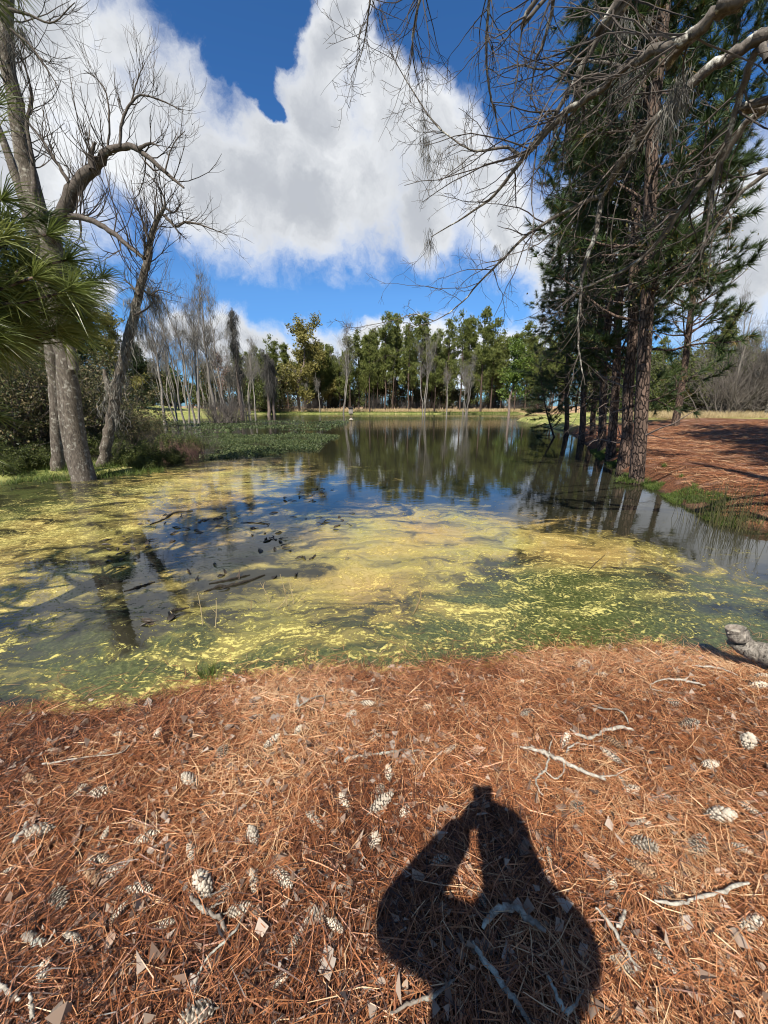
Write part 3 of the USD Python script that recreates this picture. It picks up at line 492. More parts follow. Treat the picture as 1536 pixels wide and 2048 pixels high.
for px, Y, H, lab in [(484, 57, 14, 'tall snag draped with dark hanging moss by the left shore'), (537, 72, 10.5, 'left one of two slim snags with dark moss'), (548, 73, 9.8, 'right one of two slim snags with dark moss')]:
    r2 = np.random.default_rng(int(px)); t = thing('mossy_snag', lab, 'tree', G(px, 830, Y))
    T = curve((0, 0, -0.3), (0.2, 0, H), 10, 0.08, r2); R = np.linspace(0.32, 0.08, 10)
    A, AR = grow(r2, T, R, 26, 5, (0.5, 1.6), (40, 90), 0.2, (0, 0, 0.1), 0.4, (0.4, 1), 0.3)
    obj('trunk', tubes(T, R, 9, r2), m_bark_pine_grey, t, smooth=True); obj('branches', tubes(A, AR, 4, r2), m_bark_pine_grey, t)
    obj('moss', moss(r2, np.vstack([along(r2, A, 5)[0], along(r2, T[None, 3:], 40)[0]]), (0.8, 2.6), 0.14), m_moss_dark, t)
# --- olive tree, bright tree, dark conifers
ol = Spawner(round_tree(np.random.default_rng(61), 15, 4.6, 'budding_tree', '-', m_olive, None, (0.22, 0.5), 62, low=0.12))
ol('large rounded tree with olive-yellow new leaves left of the pine row', G(598, 815, 92), (0, 0, 40), (1.35, 1.35, 1.25)); ol('smaller olive budding tree at the right edge of the large one', G(640, 815, 99), (0, 0, 160), 0.95)
ol('pale budding tree half hidden behind the marsh trees', G(250, 800, 58), (0, 0, 220), 0.85)
rt = bare_tree(np.random.default_rng(62), 9, 'reddish_tree', 'bare tree with a haze of reddish buds behind the mossy marsh trees', 'tree', None, buds=m_redbud, mats=(m_bark_pine_grey, m_twig_grey)); place_again(rt, None, G(448, 815, 66)); 
br = round_tree(np.random.default_rng(63), 10.3, 3.0, 'evergreen_tree', 'bright yellow-green evergreen on the far point of the right bank', m_bright, None, (0.2, 0.45), 26, low=0.22); place_again(br, None, G(1017, 836, 57.5))
cd = Spawner(cedar(np.random.default_rng(64), 11, 3.6, 'dark_conifer', '-', None))
for px, Y, H, w, lab in [(178, 27, 11.5, 1.0, 'big dark conifer behind the twin-trunked tree on the left'), (120, 30, 10, 1.2, 'dark conifer hidden deep behind the left undergrowth'), (286, 60, 9.5, 1.3, 'dark evergreen at the top of the left lawn slope'), (505, 92, 6.5, 1.5, 'low dark evergreen beyond the moss-draped trunk'), (528, 90, 7, 1.3, 'dark evergreen close behind the two slim snags'), (40, 26, 9.5, 1.2, 'dark conifer at the left edge behind the undergrowth'), (1075, 88, 8, 1.5, 'dark evergreen on the far shore behind the right pines')]:
    cd(lab, G(px, 815, Y), (0, 0, rng.uniform(0, 360)), (w * H / 11, w * H / 11, H / 11))
wt = [Spawner(round_tree(np.random.default_rng(66 + i), 8, 3.2, 'understory_tree', '-', m_bush if i else m_under, None, (0.25, 0.55), 12, low=0.05)) for i in range(2)]
for k in range(64):
    px = rng.uniform(480, 1150); wt[k % 2]('low leafy tree in the undergrowth of the far wood', G(px, 815, rng.uniform(104, 138)), (0, 0, rng.uniform(0, 360)), (1.1, 1.1, rng.uniform(0.6, 1.05)), group='low trees in the undergrowth of the far wood')
for k in range(34):
    px = rng.uniform(200, 560); wt[k % 2]('low leafy tree behind the left lawn and the marsh trees', G(px, 800, rng.uniform(84, 112)), (0, 0, rng.uniform(0, 360)), (1.1, 1.1, rng.uniform(0.7, 1.15)), group='low trees behind the left lawn')
for k in range(30):
    px = rng.uniform(1150, 1660); wt[k % 2]('low leafy tree of the wood beyond the right lawn', G(px, 815, rng.uniform(52, 80)), (0, 0, rng.uniform(0, 360)), (1.1, 1.1, rng.uniform(0.6, 1.0)), group='low trees beyond the right lawn')
# --- brush at the foot of the woods
bb = [Spawner(bush(np.random.default_rng(70 + i), 3.0, 3.2, 'leafless_shrub', '-', 'shrub', None, m_twig_grey, 'grey shrubs along the foot of the woods', leafy_=False, stems=34, rs=0.022)) for i in range(2)]
for k in range(44):
    px = rng.uniform(470, 1090); bb[k % 2]('grey leafless shrub at the foot of the far wood', G(px, 815, rng.uniform(96, 110)), (0, 0, rng.uniform(0, 360)), rng.uniform(0.7, 1.3), group='grey shrubs along the foot of the woods')
for k in range(16):
    px = rng.uniform(1385, 1600); Y = rng.uniform(27, 36)
    bb[k % 2]('tall grey leafless shrub in the thicket right of the lone pine', G(px, 815, Y), (0, 0, rng.uniform(0, 360)), rng.uniform(1.2, 2.1), group='grey thicket right of the lone pine')
gb = [Spawner(bush(np.random.default_rng(80 + i), 3.6, 3.4, 'green_bush', '-', 'bush', m_bush, m_twig, 'green bushes beyond the right lawn', stems=22, per=16, size=(0.10, 0.22), rs=0.025)) for i in range(2)]
for k, (px, Y, s) in enumerate([(1295, 44, 1.2), (1315, 40, 1.5), (1335, 46, 1.3), (1372, 33, 1.1), (1392, 35, 1.2), (1415, 37, 1.3), (1440, 38, 1.0), (1275, 50, 1.3), (1250, 54, 1.2), (1210, 58, 1.3), (1470, 40, 1.1), (1500, 40, 1.3), (1540, 38, 1.4)]):
    gb[k % 2]('leafy green bush at the far edge of the right lawn', G(px, 815, Y), (0, 0, rng.uniform(0, 360)), s, group='green bushes beyond the right lawn')
for k, (px, Y, s) in enumerate([(450, 40.5, .8), (460, 42, .9), (440, 42, .7), (425, 41.5, .75), (472, 44, .8)]):
    bb[k % 2]('brown leafless shrub of the thicket standing in the marsh water', G(px, 840, Y, ZW - .05), (0, 0, rng.uniform(0, 360)), s * 1.1, group='brown thicket in the marsh water')
for k, (px, Y, s, lab) in enumerate([(1455, 29, 1.0, 'pale bare tree in the grey thicket, left of the two'), (1478, 30, 1.1, 'pale bare tree in the grey thicket, right of the two'), (1530, 27, 1.0, 'pale bare tree at the right edge of the picture')]):
    bares[k]( lab, G(px, 815, Y), (0, 0, 100 * k), s * 0.6)
lw = Spawner(bush(np.random.default_rng(99), 0.8, 1.2, 'marsh_shrub', '-', 'shrub', m_bush, m_twig, None, stems=20, per=14, size=(0.03, 0.08), rs=0.008))
for k in range(26):
    x, y = rng.uniform(-12, -6.2), rng.uniform(8.6, 14)
    lw('low green growth around the feet of the left trees', (x, y, max(hz(x, y), ZW) - 0.03), (0, 0, rng.uniform(0, 360)), rng.uniform(0.35, 0.9), group='low green growth around the left trees')
# --- dark undergrowth on the left
ub = [Spawner(bush(np.random.default_rng(90 + i), 2.6, 2.8, 'undergrowth_shrub', '-', 'shrub', m_under, m_twig, None, stems=24, per=18, size=(0.04, 0.10), rs=0.018, up=0.03)) for i in range(3)]
for k, (px, Y, s, lab) in enumerate([(-30, 10.5, 1.15, 'dark leafy shrub at the left edge of the swamp'), (20, 11.5, 1.2, 'dark leafy shrub left of the twin-trunked tree, behind the first'), (70, 12.5, 1.25, 'brown-green shrub just left of the twin-trunked tree'), (-20, 13.5, 1.4, 'tall dark shrub behind the shrubs at the left edge'), (40, 15, 1.5, 'tall brown-green shrub deep in the left swamp'), (110, 15.5, 1.3, 'shrub seen between the twin trunks'),
        (160, 14.5, 0.9, 'green-brown shrub between the twin-trunked tree and the leaning mossy tree'), (190, 16, 0.95, 'yellowish shrub behind the leaning mossy tree'), (255, 17, 0.62, 'low brown shrub right of the leaning mossy tree'), (290, 19, 0.6, 'low brown shrub at the end of the swamp thicket'), (-60, 17, 1.8, 'tallest shrub at the left edge of the swamp'), (215, 21, 0.9, 'olive shrub on the lawn edge behind the leaning mossy tree'), (140, 20, 1.5, 'tall shrub below the big dark conifer')]):
    p = G(px, 900, Y); ub[k % 3](lab, (p[0], p[1], max(p[2], ZW) - 0.03), (0, 0, rng.uniform(0, 360)), s)
tb = [Spawner(bush(np.random.default_rng(95 + i), 1.1, 1.6, 'twiggy_shrub', '-', 'shrub', None, m_twig_red if i else m_twig, None, leafy_=False, stems=40, rs=0.008, ang_=(5, 40) if i else (10, 70))) for i in range(2)]
for k, (px, Y, s, i, lab) in enumerate([(345, 12.2, 0.62, 1, 'clump of short reddish stems at the edge of the green mat'), (385, 12.4, 0.55, 1, 'right-hand clump of short reddish stems beside the green mat'), (305, 12.0, 0.5, 1, 'left-hand clump of short reddish stems near the mossy tree'), (400, 14.5, 0.85, 0, 'dark leafless twiggy shrub standing in the green mat'), (330, 14.0, 0.8, 0, 'dark leafless shrub behind the reddish stems'), (255, 11.5, 0.75, 0, 'leafless shrub at the foot of the leaning mossy tree'), (215, 10.9, 0.5, 0, 'small leafless shrub between the two left trees')]):
    tb[i](lab, (aty(px, 900, Y)[0], Y, ZW - 0.02), (0, 0, 50 * k), s)

from scipy.spatial.transform import Rotation as Rot
# ------------------------------------------------------------------ the near trees
def path(items, Y, n, rad, rng, rough=0.25):
    """Hand-set limb: (px, py[, Y]) pairs seen in the photograph and their own distances."""
    Ys = np.interp(np.linspace(0, 1, len(items)), np.linspace(0, 1, np.size(Y)), np.atleast_1d(Y))
    return resample([aty(a, b, y) for (a, b), y in zip(items, Ys)], rad, n, rough, rng)
def stack(ps): return np.stack([p for p, _ in ps]), np.stack([r for _, r in ps])
# twin-trunked tree on the left
r = np.random.default_rng(101)
t = thing('twin_trunk_tree', 'large old twin-trunked tree with mottled bark rising from the left swamp', 'tree')
main = path([(172, 985), (165, 955), (150, 850), (135, 750), (122, 650), (110, 560), (98, 470), (75, 420), (58, 350), (45, 300), (30, 200), (15, 120), (12, 50), (22, -60)], (8.9, 8.9, 8.9, 8.7), 40, [0.32, 0.245, 0.20, 0.19, 0.185, 0.185, 0.18, 0.165, 0.15, 0.135, 0.12, 0.11, 0.10, 0.06], r, 0.06)
second = path([(120, 955), (116, 900), (112, 800), (105, 720), (96, 640), (85, 540), (62, 450), (35, 360), (10, 290), (-25, 200)], 9.7, 34, [0.17, 0.14, 0.13, 0.14, 0.145, 0.13, 0.11, 0.09, 0.07, 0.05], r, 0.06)
third = path([(150, 955), (136, 900), (125, 830), (120, 770), (116, 710)], 9.2, 16, [0.11, 0.09, 0.08, 0.07, 0.04], r, 0.06)
limb1 = path([(98, 478), (110, 450), (125, 430), (150, 375), (180, 342), (200, 322), (212, 306), (225, 298), (262, 293), (285, 305), (320, 335), (368, 376)], (8.8, 8.4, 8.0), 44, [0.13, 0.13, 0.12, 0.11, 0.10, 0.085, 0.065, 0.055, 0.05, 0.042, 0.035, 0.016], r, 0.10)
limb1b = path([(276, 298), (300, 287), (318, 292)], 8.1, 10, [0.03, 0.02, 0.01], r, 0.1)
limb2 = path([(112, 452), (130, 433), (155, 434), (180, 440), (220, 462), (255, 490), (290, 517)], (8.8, 8.5, 8.2), 30, [0.06, 0.06, 0.055, 0.05, 0.048, 0.04, 0.03], r, 0.12)
up1 = path([(185, 340), (181, 312), (191, 284)], 8.3, 10, [0.055, 0.045, 0.02], r, 0.15)
up2 = path([(239, 295), (245, 240), (262, 206), (285, 190), (330, 204), (362, 220)], 8.2, 22, [0.025, 0.022, 0.018, 0.015, 0.012, 0.006], r, 0.2)
up3 = path([(262, 206), (275, 160), (290, 125)], 8.2, 12, [0.014, 0.01, 0.005], r, 0.2)
up4 = path([(215, 300), (218, 220), (205, 170), (168, 140)], 8.3, 16, [0.02, 0.014, 0.01, 0.005], r, 0.3)
up5 = path([(330, 345), (345, 290), (370, 262)], 8.0, 10, [0.014, 0.01, 0.005], r, 0.3)
up6 = path([(138, 365), (110, 320), (85, 280), (52, 240)], 8.5, 14, [0.035, 0.025, 0.018, 0.008], r, 0.2)
up7 = path([(72, 400), (66, 330), (55, 250), (62, 180), (35, 90)], 8.7, 18, [0.05, 0.04, 0.03, 0.02, 0.01], r, 0.2)
up8 = path([(22, 60), (60, 90), (95, 140), (118, 175)], 8.2, 14, [0.03, 0.02, 0.012, 0.006], r, 0.2)
up9 = path([(18, 20), (60, 30), (105, 45), (150, 5)], 8.3, 14, [0.03, 0.02, 0.012, 0.006], r, 0.2)
snag = path([(148, 740), (142, 700), (138, 680)], 8.75, 8, [0.10, 0.08, 0.03], r, 0.05)
obj('trunk', cat(tubes(*main, 14, r), tubes(*second, 12, r), tubes(*third, 8, r), tubes(*snag, 8, r)), m_bark_old, t, smooth=True)
lim = [limb1, limb1b, limb2, up1, up2, up3, up4, up5, up6, up7, up8, up9]
obj('limbs', cat(*[tubes(*l, 8, r) for l in lim]), m_bark_limb, t, smooth=True)
tw = []
def twigset(l, per1, L1, up, a=(25, 75), bias=(0, 0, 0), k2=3, L2=0.4, rm=0.0035, tr=(0.15, 1)):
    P, R = l; A, AR = grow(r, P, R, per1, 6, (L1 * 0.4, L1), a, 0.16, np.add(bias, (0, 0, up)), 0.4, tr, 0.35, rmin=rm, rmax=0.012)
    B, BR = grow(r, A, AR, k2, 4, (L1 * L2 * 0.4, L1 * L2), (20, 60), 0.2, np.add(bias, (0, 0, up)), 0.7, (0.15, 1), 0.5, rmin=rm * 0.8)
    tw.extend([tubes(A, AR, 4, r), tubes(B, BR, 3, r)])
for l, p, L, u in [(limb1, 26, 1.3, 0.30), (limb1b, 6, 0.8, 0.3), (limb2, 24, 1.7, 0.35), (up1, 5, 0.8, 0.3), (up2, 22, 0.9, 0.3), (up3, 12, 0.7, 0.3), (up4, 16, 0.9, 0.25), (up5, 12, 0.7, 0.25), (up6, 14, 1.0, 0.2), (up7, 18, 1.2, 0.2), (up8, 18, 1.0, 0.1), (up9, 16, 1.0, 0.1), (main, 22, 1.6, 0.1)]:
    twigset(l, p, L, u, tr=(0.62, 1) if l is main else (0.12, 1), k2=4)
obj('twigs', cat(*tw), m_twig, t)
obj('moss', moss(r, aty(30, 60, 8.6) + r.normal(0, 0.12, (10, 3)), (0.3, 0.8), 0.05), m_moss_dark, t)
# leaning mossy tree
r = np.random.default_rng(102)
t = thing('leaning_mossy_tree', 'slender pale leaning tree hung with moss, right of the twin-trunked tree', 'tree')
tr_ = path([(203, 955), (207, 915), (214, 880), (222, 840), (231, 790), (245, 730), (262, 660), (275, 600), (287, 555), (297, 515), (303, 470), (317, 436), (330, 414)], (10.3, 10.3, 10.0), 40, [0.17, 0.135, 0.13, 0.13, 0.125, 0.115, 0.11, 0.095, 0.085, 0.072, 0.06, 0.048, 0.03], r, 0.10)
fork = path([(229, 800), (218, 778), (211, 755), (208, 738)], 10.2, 10, [0.10, 0.08, 0.06, 0.03], r, 0.1); fork2 = path([(220, 775), (228, 765), (240, 745)], 10.2, 8, [0.05, 0.04, 0.03], r, 0.1)
lb = [path([(328, 431), (340, 442), (353, 453), (372, 444), (400, 449), (425, 458), (455, 470)], (10, 9.7), 26, [0.035, 0.032, 0.028, 0.024, 0.018, 0.012, 0.006], r, 0.2), path([(330, 415), (345, 425), (355, 418), (362, 405)], 10, 12, [0.025, 0.02, 0.015, 0.008], r, 0.2),
      path([(330, 416), (328, 395), (312, 365), (290, 345)], 10, 14, [0.025, 0.02, 0.012, 0.006], r, 0.2), path([(300, 490), (285, 440), (270, 400), (262, 360)], 10, 14, [0.025, 0.02, 0.012, 0.006], r, 0.2), path([(294, 530), (310, 470), (322, 450)], 10, 8, [0.02, 0.012, 0.006], r, 0.2),
      path([(282, 575), (300, 590), (320, 580), (350, 590)], 10, 12, [0.03, 0.02, 0.014, 0.006], r, 0.2), path([(278, 590), (262, 570), (248, 560)], 10, 10, [0.03, 0.02, 0.01], r, 0.2), path([(268, 630), (290, 620), (310, 600)], 10, 8, [0.03, 0.02, 0.01], r, 0.2)]
obj('trunk', cat(tubes(*tr_, 12, r), tubes(*fork, 8, r), tubes(*fork2, 7, r)), m_bark_old, t, smooth=True); obj('limbs', cat(*[tubes(*l, 7, r) for l in lb]), m_bark_limb, t, smooth=True)
tw = []
for l, p, L, u in [(lb[0], 24, 0.7, 0.05), (lb[1], 12, 0.6, 0.1), (lb[2], 14, 0.7, 0.15), (lb[3], 22, 0.9, 0.3), (lb[4], 10, 0.8, 0.3), (lb[5], 14, 0.8, 0.0), (lb[6], 10, 0.8, 0.0), (tr_, 40, 1.2, 0.2)]:
    twigset(l, p, L, u, tr=(0.55, 1) if l is tr_ else (0.1, 1), k2=4)
obj('twigs', cat(*tw), m_twig, t)
mp = np.array([aty(a, b, 10.1) for a, b in [(262, 600), (300, 592), (312, 585), (270, 640), (285, 650), (255, 690), (250, 720), (215, 770), (210, 800), (235, 750), (268, 660), (275, 615), (308, 600), (240, 830)]])
obj('moss', moss(r, np.repeat(mp, 4, 0) + r.normal(0, 0.10, (4 * len(mp), 3)), (0.3, 0.95), 0.06, 6), m_moss, t)

# young pine at the left edge, in front of everything
r = np.random.default_rng(103)
t = thing('young_pine', 'young pine with long bright green needles reaching in at the left edge', 'tree', (0, 0, 0))
st = resample([(-3.35, 1.8, -0.1), (-3.3, 1.9, 2.0), (-3.25, 2.0, 4.5), (-3.15, 2.1, 7.6)], [0.09, 0.08, 0.055, 0.02], 16)
ends = [(150, 520, 2.6), (175, 580, 2.75), (110, 470, 2.6), (20, 400, 2.5), (85, 555, 2.4), (20, 480, 2.4), (140, 625, 2.8), (50, 600, 2.5), (155, 665, 3.0), (90, 660, 2.8), (-10, 540, 2.5), (20, 690, 2.7), (115, 575, 2.6), (172, 610, 2.8), (125, 660, 2.7), (60, 550, 2.5), (0, 640, 2.4), (30, 590, 2.5)]
Bs = []
for a, b, Y in ends:
    e = aty(a, b, Y) - [0.05, 0, 0]; s = np.array([-3.2, 2.05, min(max(e[2] - 0.35, 0.4), 4.0)]); mid = (s + e) / 2 + [0, 0, -0.08]
    Bs.append(resample([s, mid, e], [0.022, 0.014, 0.006], 10, 0.3, r))
P, R = stack(Bs); S, SR = grow(r, P, R, 2, 5, (0.25, 0.5), (25, 60), 0.12, (0, 0, 0.12), 0.7, (0.45, 0.95), 0.6)
W, WR = grow(r, st[0], st[1], 92, 8, (0.9, 1.8), (50, 88), 0.12, (0, 0, 0.06), 0.35, (0.16, 1), 0.35, fall=0.25); keep_ = ~((W[:, -1, 0] > -2.75) & (W[:, -1, 2] < 2.6)); W, WR = W[keep_], WR[keep_]
V_, VR = grow(r, W, WR, 3, 5, (0.25, 0.5), (25, 60), 0.12, (0, 0, 0.12), 0.7, (0.4, 0.95), 0.6)
obj('trunk', tubes(*st, 8, r), m_bark_pine, t, smooth=True); obj('branches', cat(tubes(P, R, 6, r), tubes(S, SR, 5, r), tubes(W, WR, 5, r), tubes(V_, VR, 4, r)), m_bark_pine, t, smooth=True)
tipc, tipd = np.vstack([P[:, -1], S[:, -1]]), unit(np.vstack([P[:, -1] - P[:, -2], S[:, -1] - S[:, -2]]))
c1, d1 = along(r, P, 4, (0.62, 1)); c2, d2 = along(r, S, 5, (0.35, 1))
c3, d3 = along(r, V_, 4, (0.3, 1)); c4, d4 = along(r, W, 3, (0.5, 1)); obj('crown', needles(r, np.vstack([c3, c4]), np.vstack([d3, d4]) + [0, 0, 0.1], 30, (0.18, 0.30), 0.010, 0.6, 0.25), m_needle_young, t)
obj('needles', cat(needles(r, tipc, tipd + [0, 0, 0.15], 64, (0.17, 0.28), 0.0048, 0.6, 0.3, 2), needles(r, np.vstack([c1, c2]), unit(np.vstack([d1, d2])) + [0, 0, 0.1], 16, (0.15, 0.25), 0.0045, 0.6, 0.3, 2)), m_needle_young, t)

# the big pines on the right bank
def pine_near(seed, H, W, low, label, nb=80, dead=10):
    r = np.random.default_rng(seed); t = thing('bank_pine', label, 'tree', group='pines on the right bank')
    T = curve((0, 0, -0.25), (0, 0, H), 14, 0.05, r); R = 0.138 * np.linspace(1, 0.12, 14) ** 0.8; R[0] *= 1.2
    B, BR = grow(r, T, R, nb, 8, (W * 0.6, W * 1.1), (58, 95), 0.14, (0, 0, 0.05), 0.32, (low, 0.99), 0.25, fall=0.62, rmin=0.012, rmax=0.05)
    D, DR = grow(r, T, R, dead, 6, (0.4, 1.5), (60, 100), 0.2, (0, 0, -0.05), 0.2, (0.06, low + 0.1), 0.3, rmin=0.008, rmax=0.02)
    S, SR = grow(r, B, BR, 6, 5, (W * 0.16, W * 0.38), (25, 65), 0.18, (0, 0, 0.10), 0.55, (0.3, 0.98), 0.4, rmin=0.005)
    obj('trunk', tubes(T, R, 14, r), m_bark_pine, t, smooth=True)
    obj('branches', cat(tubes(B, BR, 5, r), tubes(S, SR, 4, r)), m_bark_pine, t, smooth=True); obj('dead_branches', tubes(D, DR, 4, r), m_bark_pine_grey, t)
    c1, d1 = along(r, S, 8, (0.3, 1)); c2 = S[:, -1]; d2 = unit(S[:, -1] - S[:, -2]); c3, d3 = along(r, B, 5, (0.5, 1))
    C, Dd = np.vstack([c1, c2, c3]), unit(np.vstack([d1, d2, d3])); brown = r.random(len(C)) < 0.07
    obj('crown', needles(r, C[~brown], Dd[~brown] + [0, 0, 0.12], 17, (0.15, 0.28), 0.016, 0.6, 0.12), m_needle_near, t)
    obj('browned_needles', needles(r, C[brown], Dd[brown] - [0, 0, 0.3], 10, (0.12, 0.22), 0.012, 0.6, 0.3), m_needle_dead, t)
    return t
np_ = [Spawner(pine_near(111, 18, 2.35, 0.19, '-')), Spawner(pine_near(112, 15, 2.5, 0.12, '-'))]
for k, (px, py, Y, i, sc, rot, lean, lab) in enumerate([
        (1276, 942, 8.5, 0, 1.0, 20, -6, 'largest pine trunk at the right water edge, nearest the camera'), (1246, 922, 10.4, 1, 1.0, 200, -6, 'pine pressed close to the left of the largest trunk'), (1222, 905, 12.4, 0, 0.95, 120, -6, 'dark pine trunk behind the front pair at the water edge, the right of two'),
        (1206, 892, 14.2, 1, 1.0, 300, -6, 'dark pine trunk behind the front pair at the water edge, the left of two'), (1187, 862, 19.5, 1, 0.95, 60, -5, 'slim pine farther along the right bank with clear trunk'), (1164, 867, 18.5, 1, 1.0, 150, -6, 'slim dark pine at the water edge farther along the bank'), (1134, 857, 23, 1, 1.0, 250, -6, 'farthest pine of the bank group, its boughs hanging over the water'),
        (1350, 848, 20.5, 0, 1.2, 80, -3, 'lone thick pine standing back on the right lawn')]):
    x = aty(px, py, Y)[0]; np_[i](lab, (x, Y, hz(x, Y) - 0.03), Rot.from_euler('zy', [rot, lean], degrees=True).as_euler('xyz', degrees=True), sc)
# low pine boughs over the water
r = np.random.default_rng(120); t = thing('leaning_sapling', 'small pine sapling whose dark boughs droop to the water beyond the bank pines', 'tree', G(1112, 855, 21.5))
T = curve((0, 0, -0.1), (-1.2, 0, 3.4), 8, 0.03, r); R = np.linspace(0.06, 0.015, 8); B, BR = grow(r, T, R, 40, 6, (0.8, 1.9), (50, 95), 0.12, (-0.06, 0, -0.06), 0.4, (0.05, 1), 0.3)
obj('trunk', tubes(T, R, 7, r), m_bark_pine, t, smooth=True); obj('branches', tubes(B, BR, 4, r), m_bark_pine, t); c, d = along(r, B, 22, (0.2, 1)); obj('crown', needles(r, c, d, 10, (0.14, 0.26), 0.016, 0.6), m_needle_near, t)

# overhanging lichened tree, rooted just outside the picture on the right
r = np.random.default_rng(130); X0 = np.array([5.4, 1.7])
t = thing('overhanging_tree', 'leafless lichened tree reaching in over the water from the upper right', 'tree')
tk = resample([(5.6, 1.6, -0.1), (5.5, 1.7, 2.0), (5.3, 1.8, 4.0), (5.2, 2.0, 6.5), (5.0, 2.2, 9.0)], [0.30, 0.23, 0.2, 0.15, 0.07], 24, 0.05, r)
def limb(items, Y, rad, n=36, root=None):
    Ys = np.interp(np.linspace(0, 1, len(items)), np.linspace(0, 1, np.size(Y)), np.atleast_1d(Y)); pts = [aty(a, b, y) for (a, b), y in zip(items, Ys)]
    if root is not None: pts = [np.array(root)] + pts
    return resample(pts, rad, n, 0.25, r)
A = limb([(1560, -60), (1488, 0), (1413, 45), (1375, 78), (1313, 100), (1253, 135), (1188, 187), (1133, 225), (1078, 282), (1028, 342), (983, 396), (918, 440), (862, 474)], (3.0, 3.4, 4.2, 5.0), [0.07, 0.055, 0.05, 0.046, 0.043, 0.04, 0.036, 0.033, 0.030, 0.026, 0.022, 0.016, 0.010, 0.005], 56, (5.2, 2.0, 5.0))
A2 = limb([(1413, 45), (1375, 85), (1345, 118), (1331, 134)], (3.3, 3.5), [0.036, 0.033, 0.03, 0.028], 10)
Bm = limb([(1600, 40), (1536, 70), (1483, 95), (1433, 130), (1378, 175), (1318, 235), (1263, 290), (1223, 358), (1206, 386), (1148, 414), (1068, 460), (1008, 515), (958, 566), (918, 610), (868, 642), (815, 656)], (3.3, 3.8, 4.8, 5.6), [0.07, 0.056, 0.052, 0.050, 0.048, 0.045, 0.042, 0.04, 0.036, 0.03, 0.024, 0.02, 0.017, 0.013, 0.010, 0.007, 0.004], 60, (5.25, 1.95, 4.3))
B2 = limb([(1206, 386), (1188, 475), (1170, 530), (1160, 600), (1157, 690), (1170, 770)], (4.4, 4.5), [0.026, 0.022, 0.018, 0.014, 0.010, 0.004], 26)
Cm = limb([(1560, 190), (1536, 214), (1488, 250), (1443, 322), (1378, 396), (1333, 462), (1298, 502), (1248, 540), (1178, 572), (1148, 592), (1118, 648)], (3.5, 4.2, 4.9), [0.034, 0.03, 0.027, 0.025, 0.024, 0.022, 0.02, 0.017, 0.014, 0.011, 0.008, 0.004], 44, (5.3, 1.8, 3.6))
Dm = limb([(1290, -70), (1260, -10), (1245, 20), (1208, 62), (1163, 132), (1128, 200), (1085, 262), (1046, 310)], (3.6, 4.3), [0.03, 0.028, 0.025, 0.023, 0.02, 0.018, 0.016, 0.012], 30, (4.9, 2.3, 8.0))
Em = limb([(985, -60), (978, 0), (973, 75), (976, 165), (990, 225), (998, 272)], (4.0, 4.6), [0.014, 0.012, 0.011, 0.010, 0.008, 0.004], 26)
Fm = limb([(1046, 312), (1008, 295), (953, 302), (918, 286), (868, 245), (818, 170), (778, 102)], (4.5, 4.9), [0.016, 0.013, 0.010, 0.008, 0.007, 0.005, 0.003], 30)
Gm = limb([(1536, 120), (1518, 95), (1490, 165), (1458, 270), (1432, 352), (1420, 420), (1400, 520)], (3.3, 4.0), [0.024, 0.024, 0.023, 0.021, 0.018, 0.013, 0.006], 26)
Hm = limb([(1253, 135), (1195, 122), (1140, 120), (1090, 140), (1040, 130), (1000, 140)], (4.0, 4.6), [0.014, 0.012, 0.010, 0.008, 0.006, 0.003], 22)
Im = limb([(1600, 330), (1536, 345), (1470, 400), (1420, 470), (1360, 560), (1310, 610)], (4.0, 4.8), [0.026, 0.024, 0.02, 0.016, 0.010, 0.005], 26, (5.35, 1.75, 3.0))
Jm = limb([(868, 642), (830, 628), (790, 640), (740, 650), (700, 655), (672, 640)], (5.6, 5.8), [0.007, 0.006, 0.005, 0.004, 0.003, 0.002], 18)
Km = limb([(1130, -80), (1110, -20), (1095, 60), (1070, 130), (1060, 200)], (3.9, 4.5), [0.02, 0.017, 0.014, 0.010, 0.004], 22, (4.9, 2.3, 8.3)); Lm = limb([(880, -90), (850, -30), (830, 40), (825, 110), (840, 180)], (4.4, 5.0), [0.016, 0.013, 0.010, 0.007, 0.003], 22); Nm = limb([(770, -90), (745, -30), (735, 40), (725, 100), (700, 160)], (4.6, 5.0), [0.014, 0.011, 0.008, 0.005, 0.002], 20)
A, Bm = (A[0], A[1] * 0.8), (Bm[0], Bm[1] * 0.8)
obj('trunk', tubes(*tk, 14, r), m_bark_over, t, smooth=True)
Ls = [A, A2, Bm, B2, Cm, Dm, Em, Fm, Gm, Hm, Im, Jm, Km, Lm, Nm]
obj('limbs', cat(*[tubes(*l, 8, r) for l in Ls]), m_bark_over, t, smooth=True)
tw = []; dl = np.array([-0.035, 0.0, -0.022])
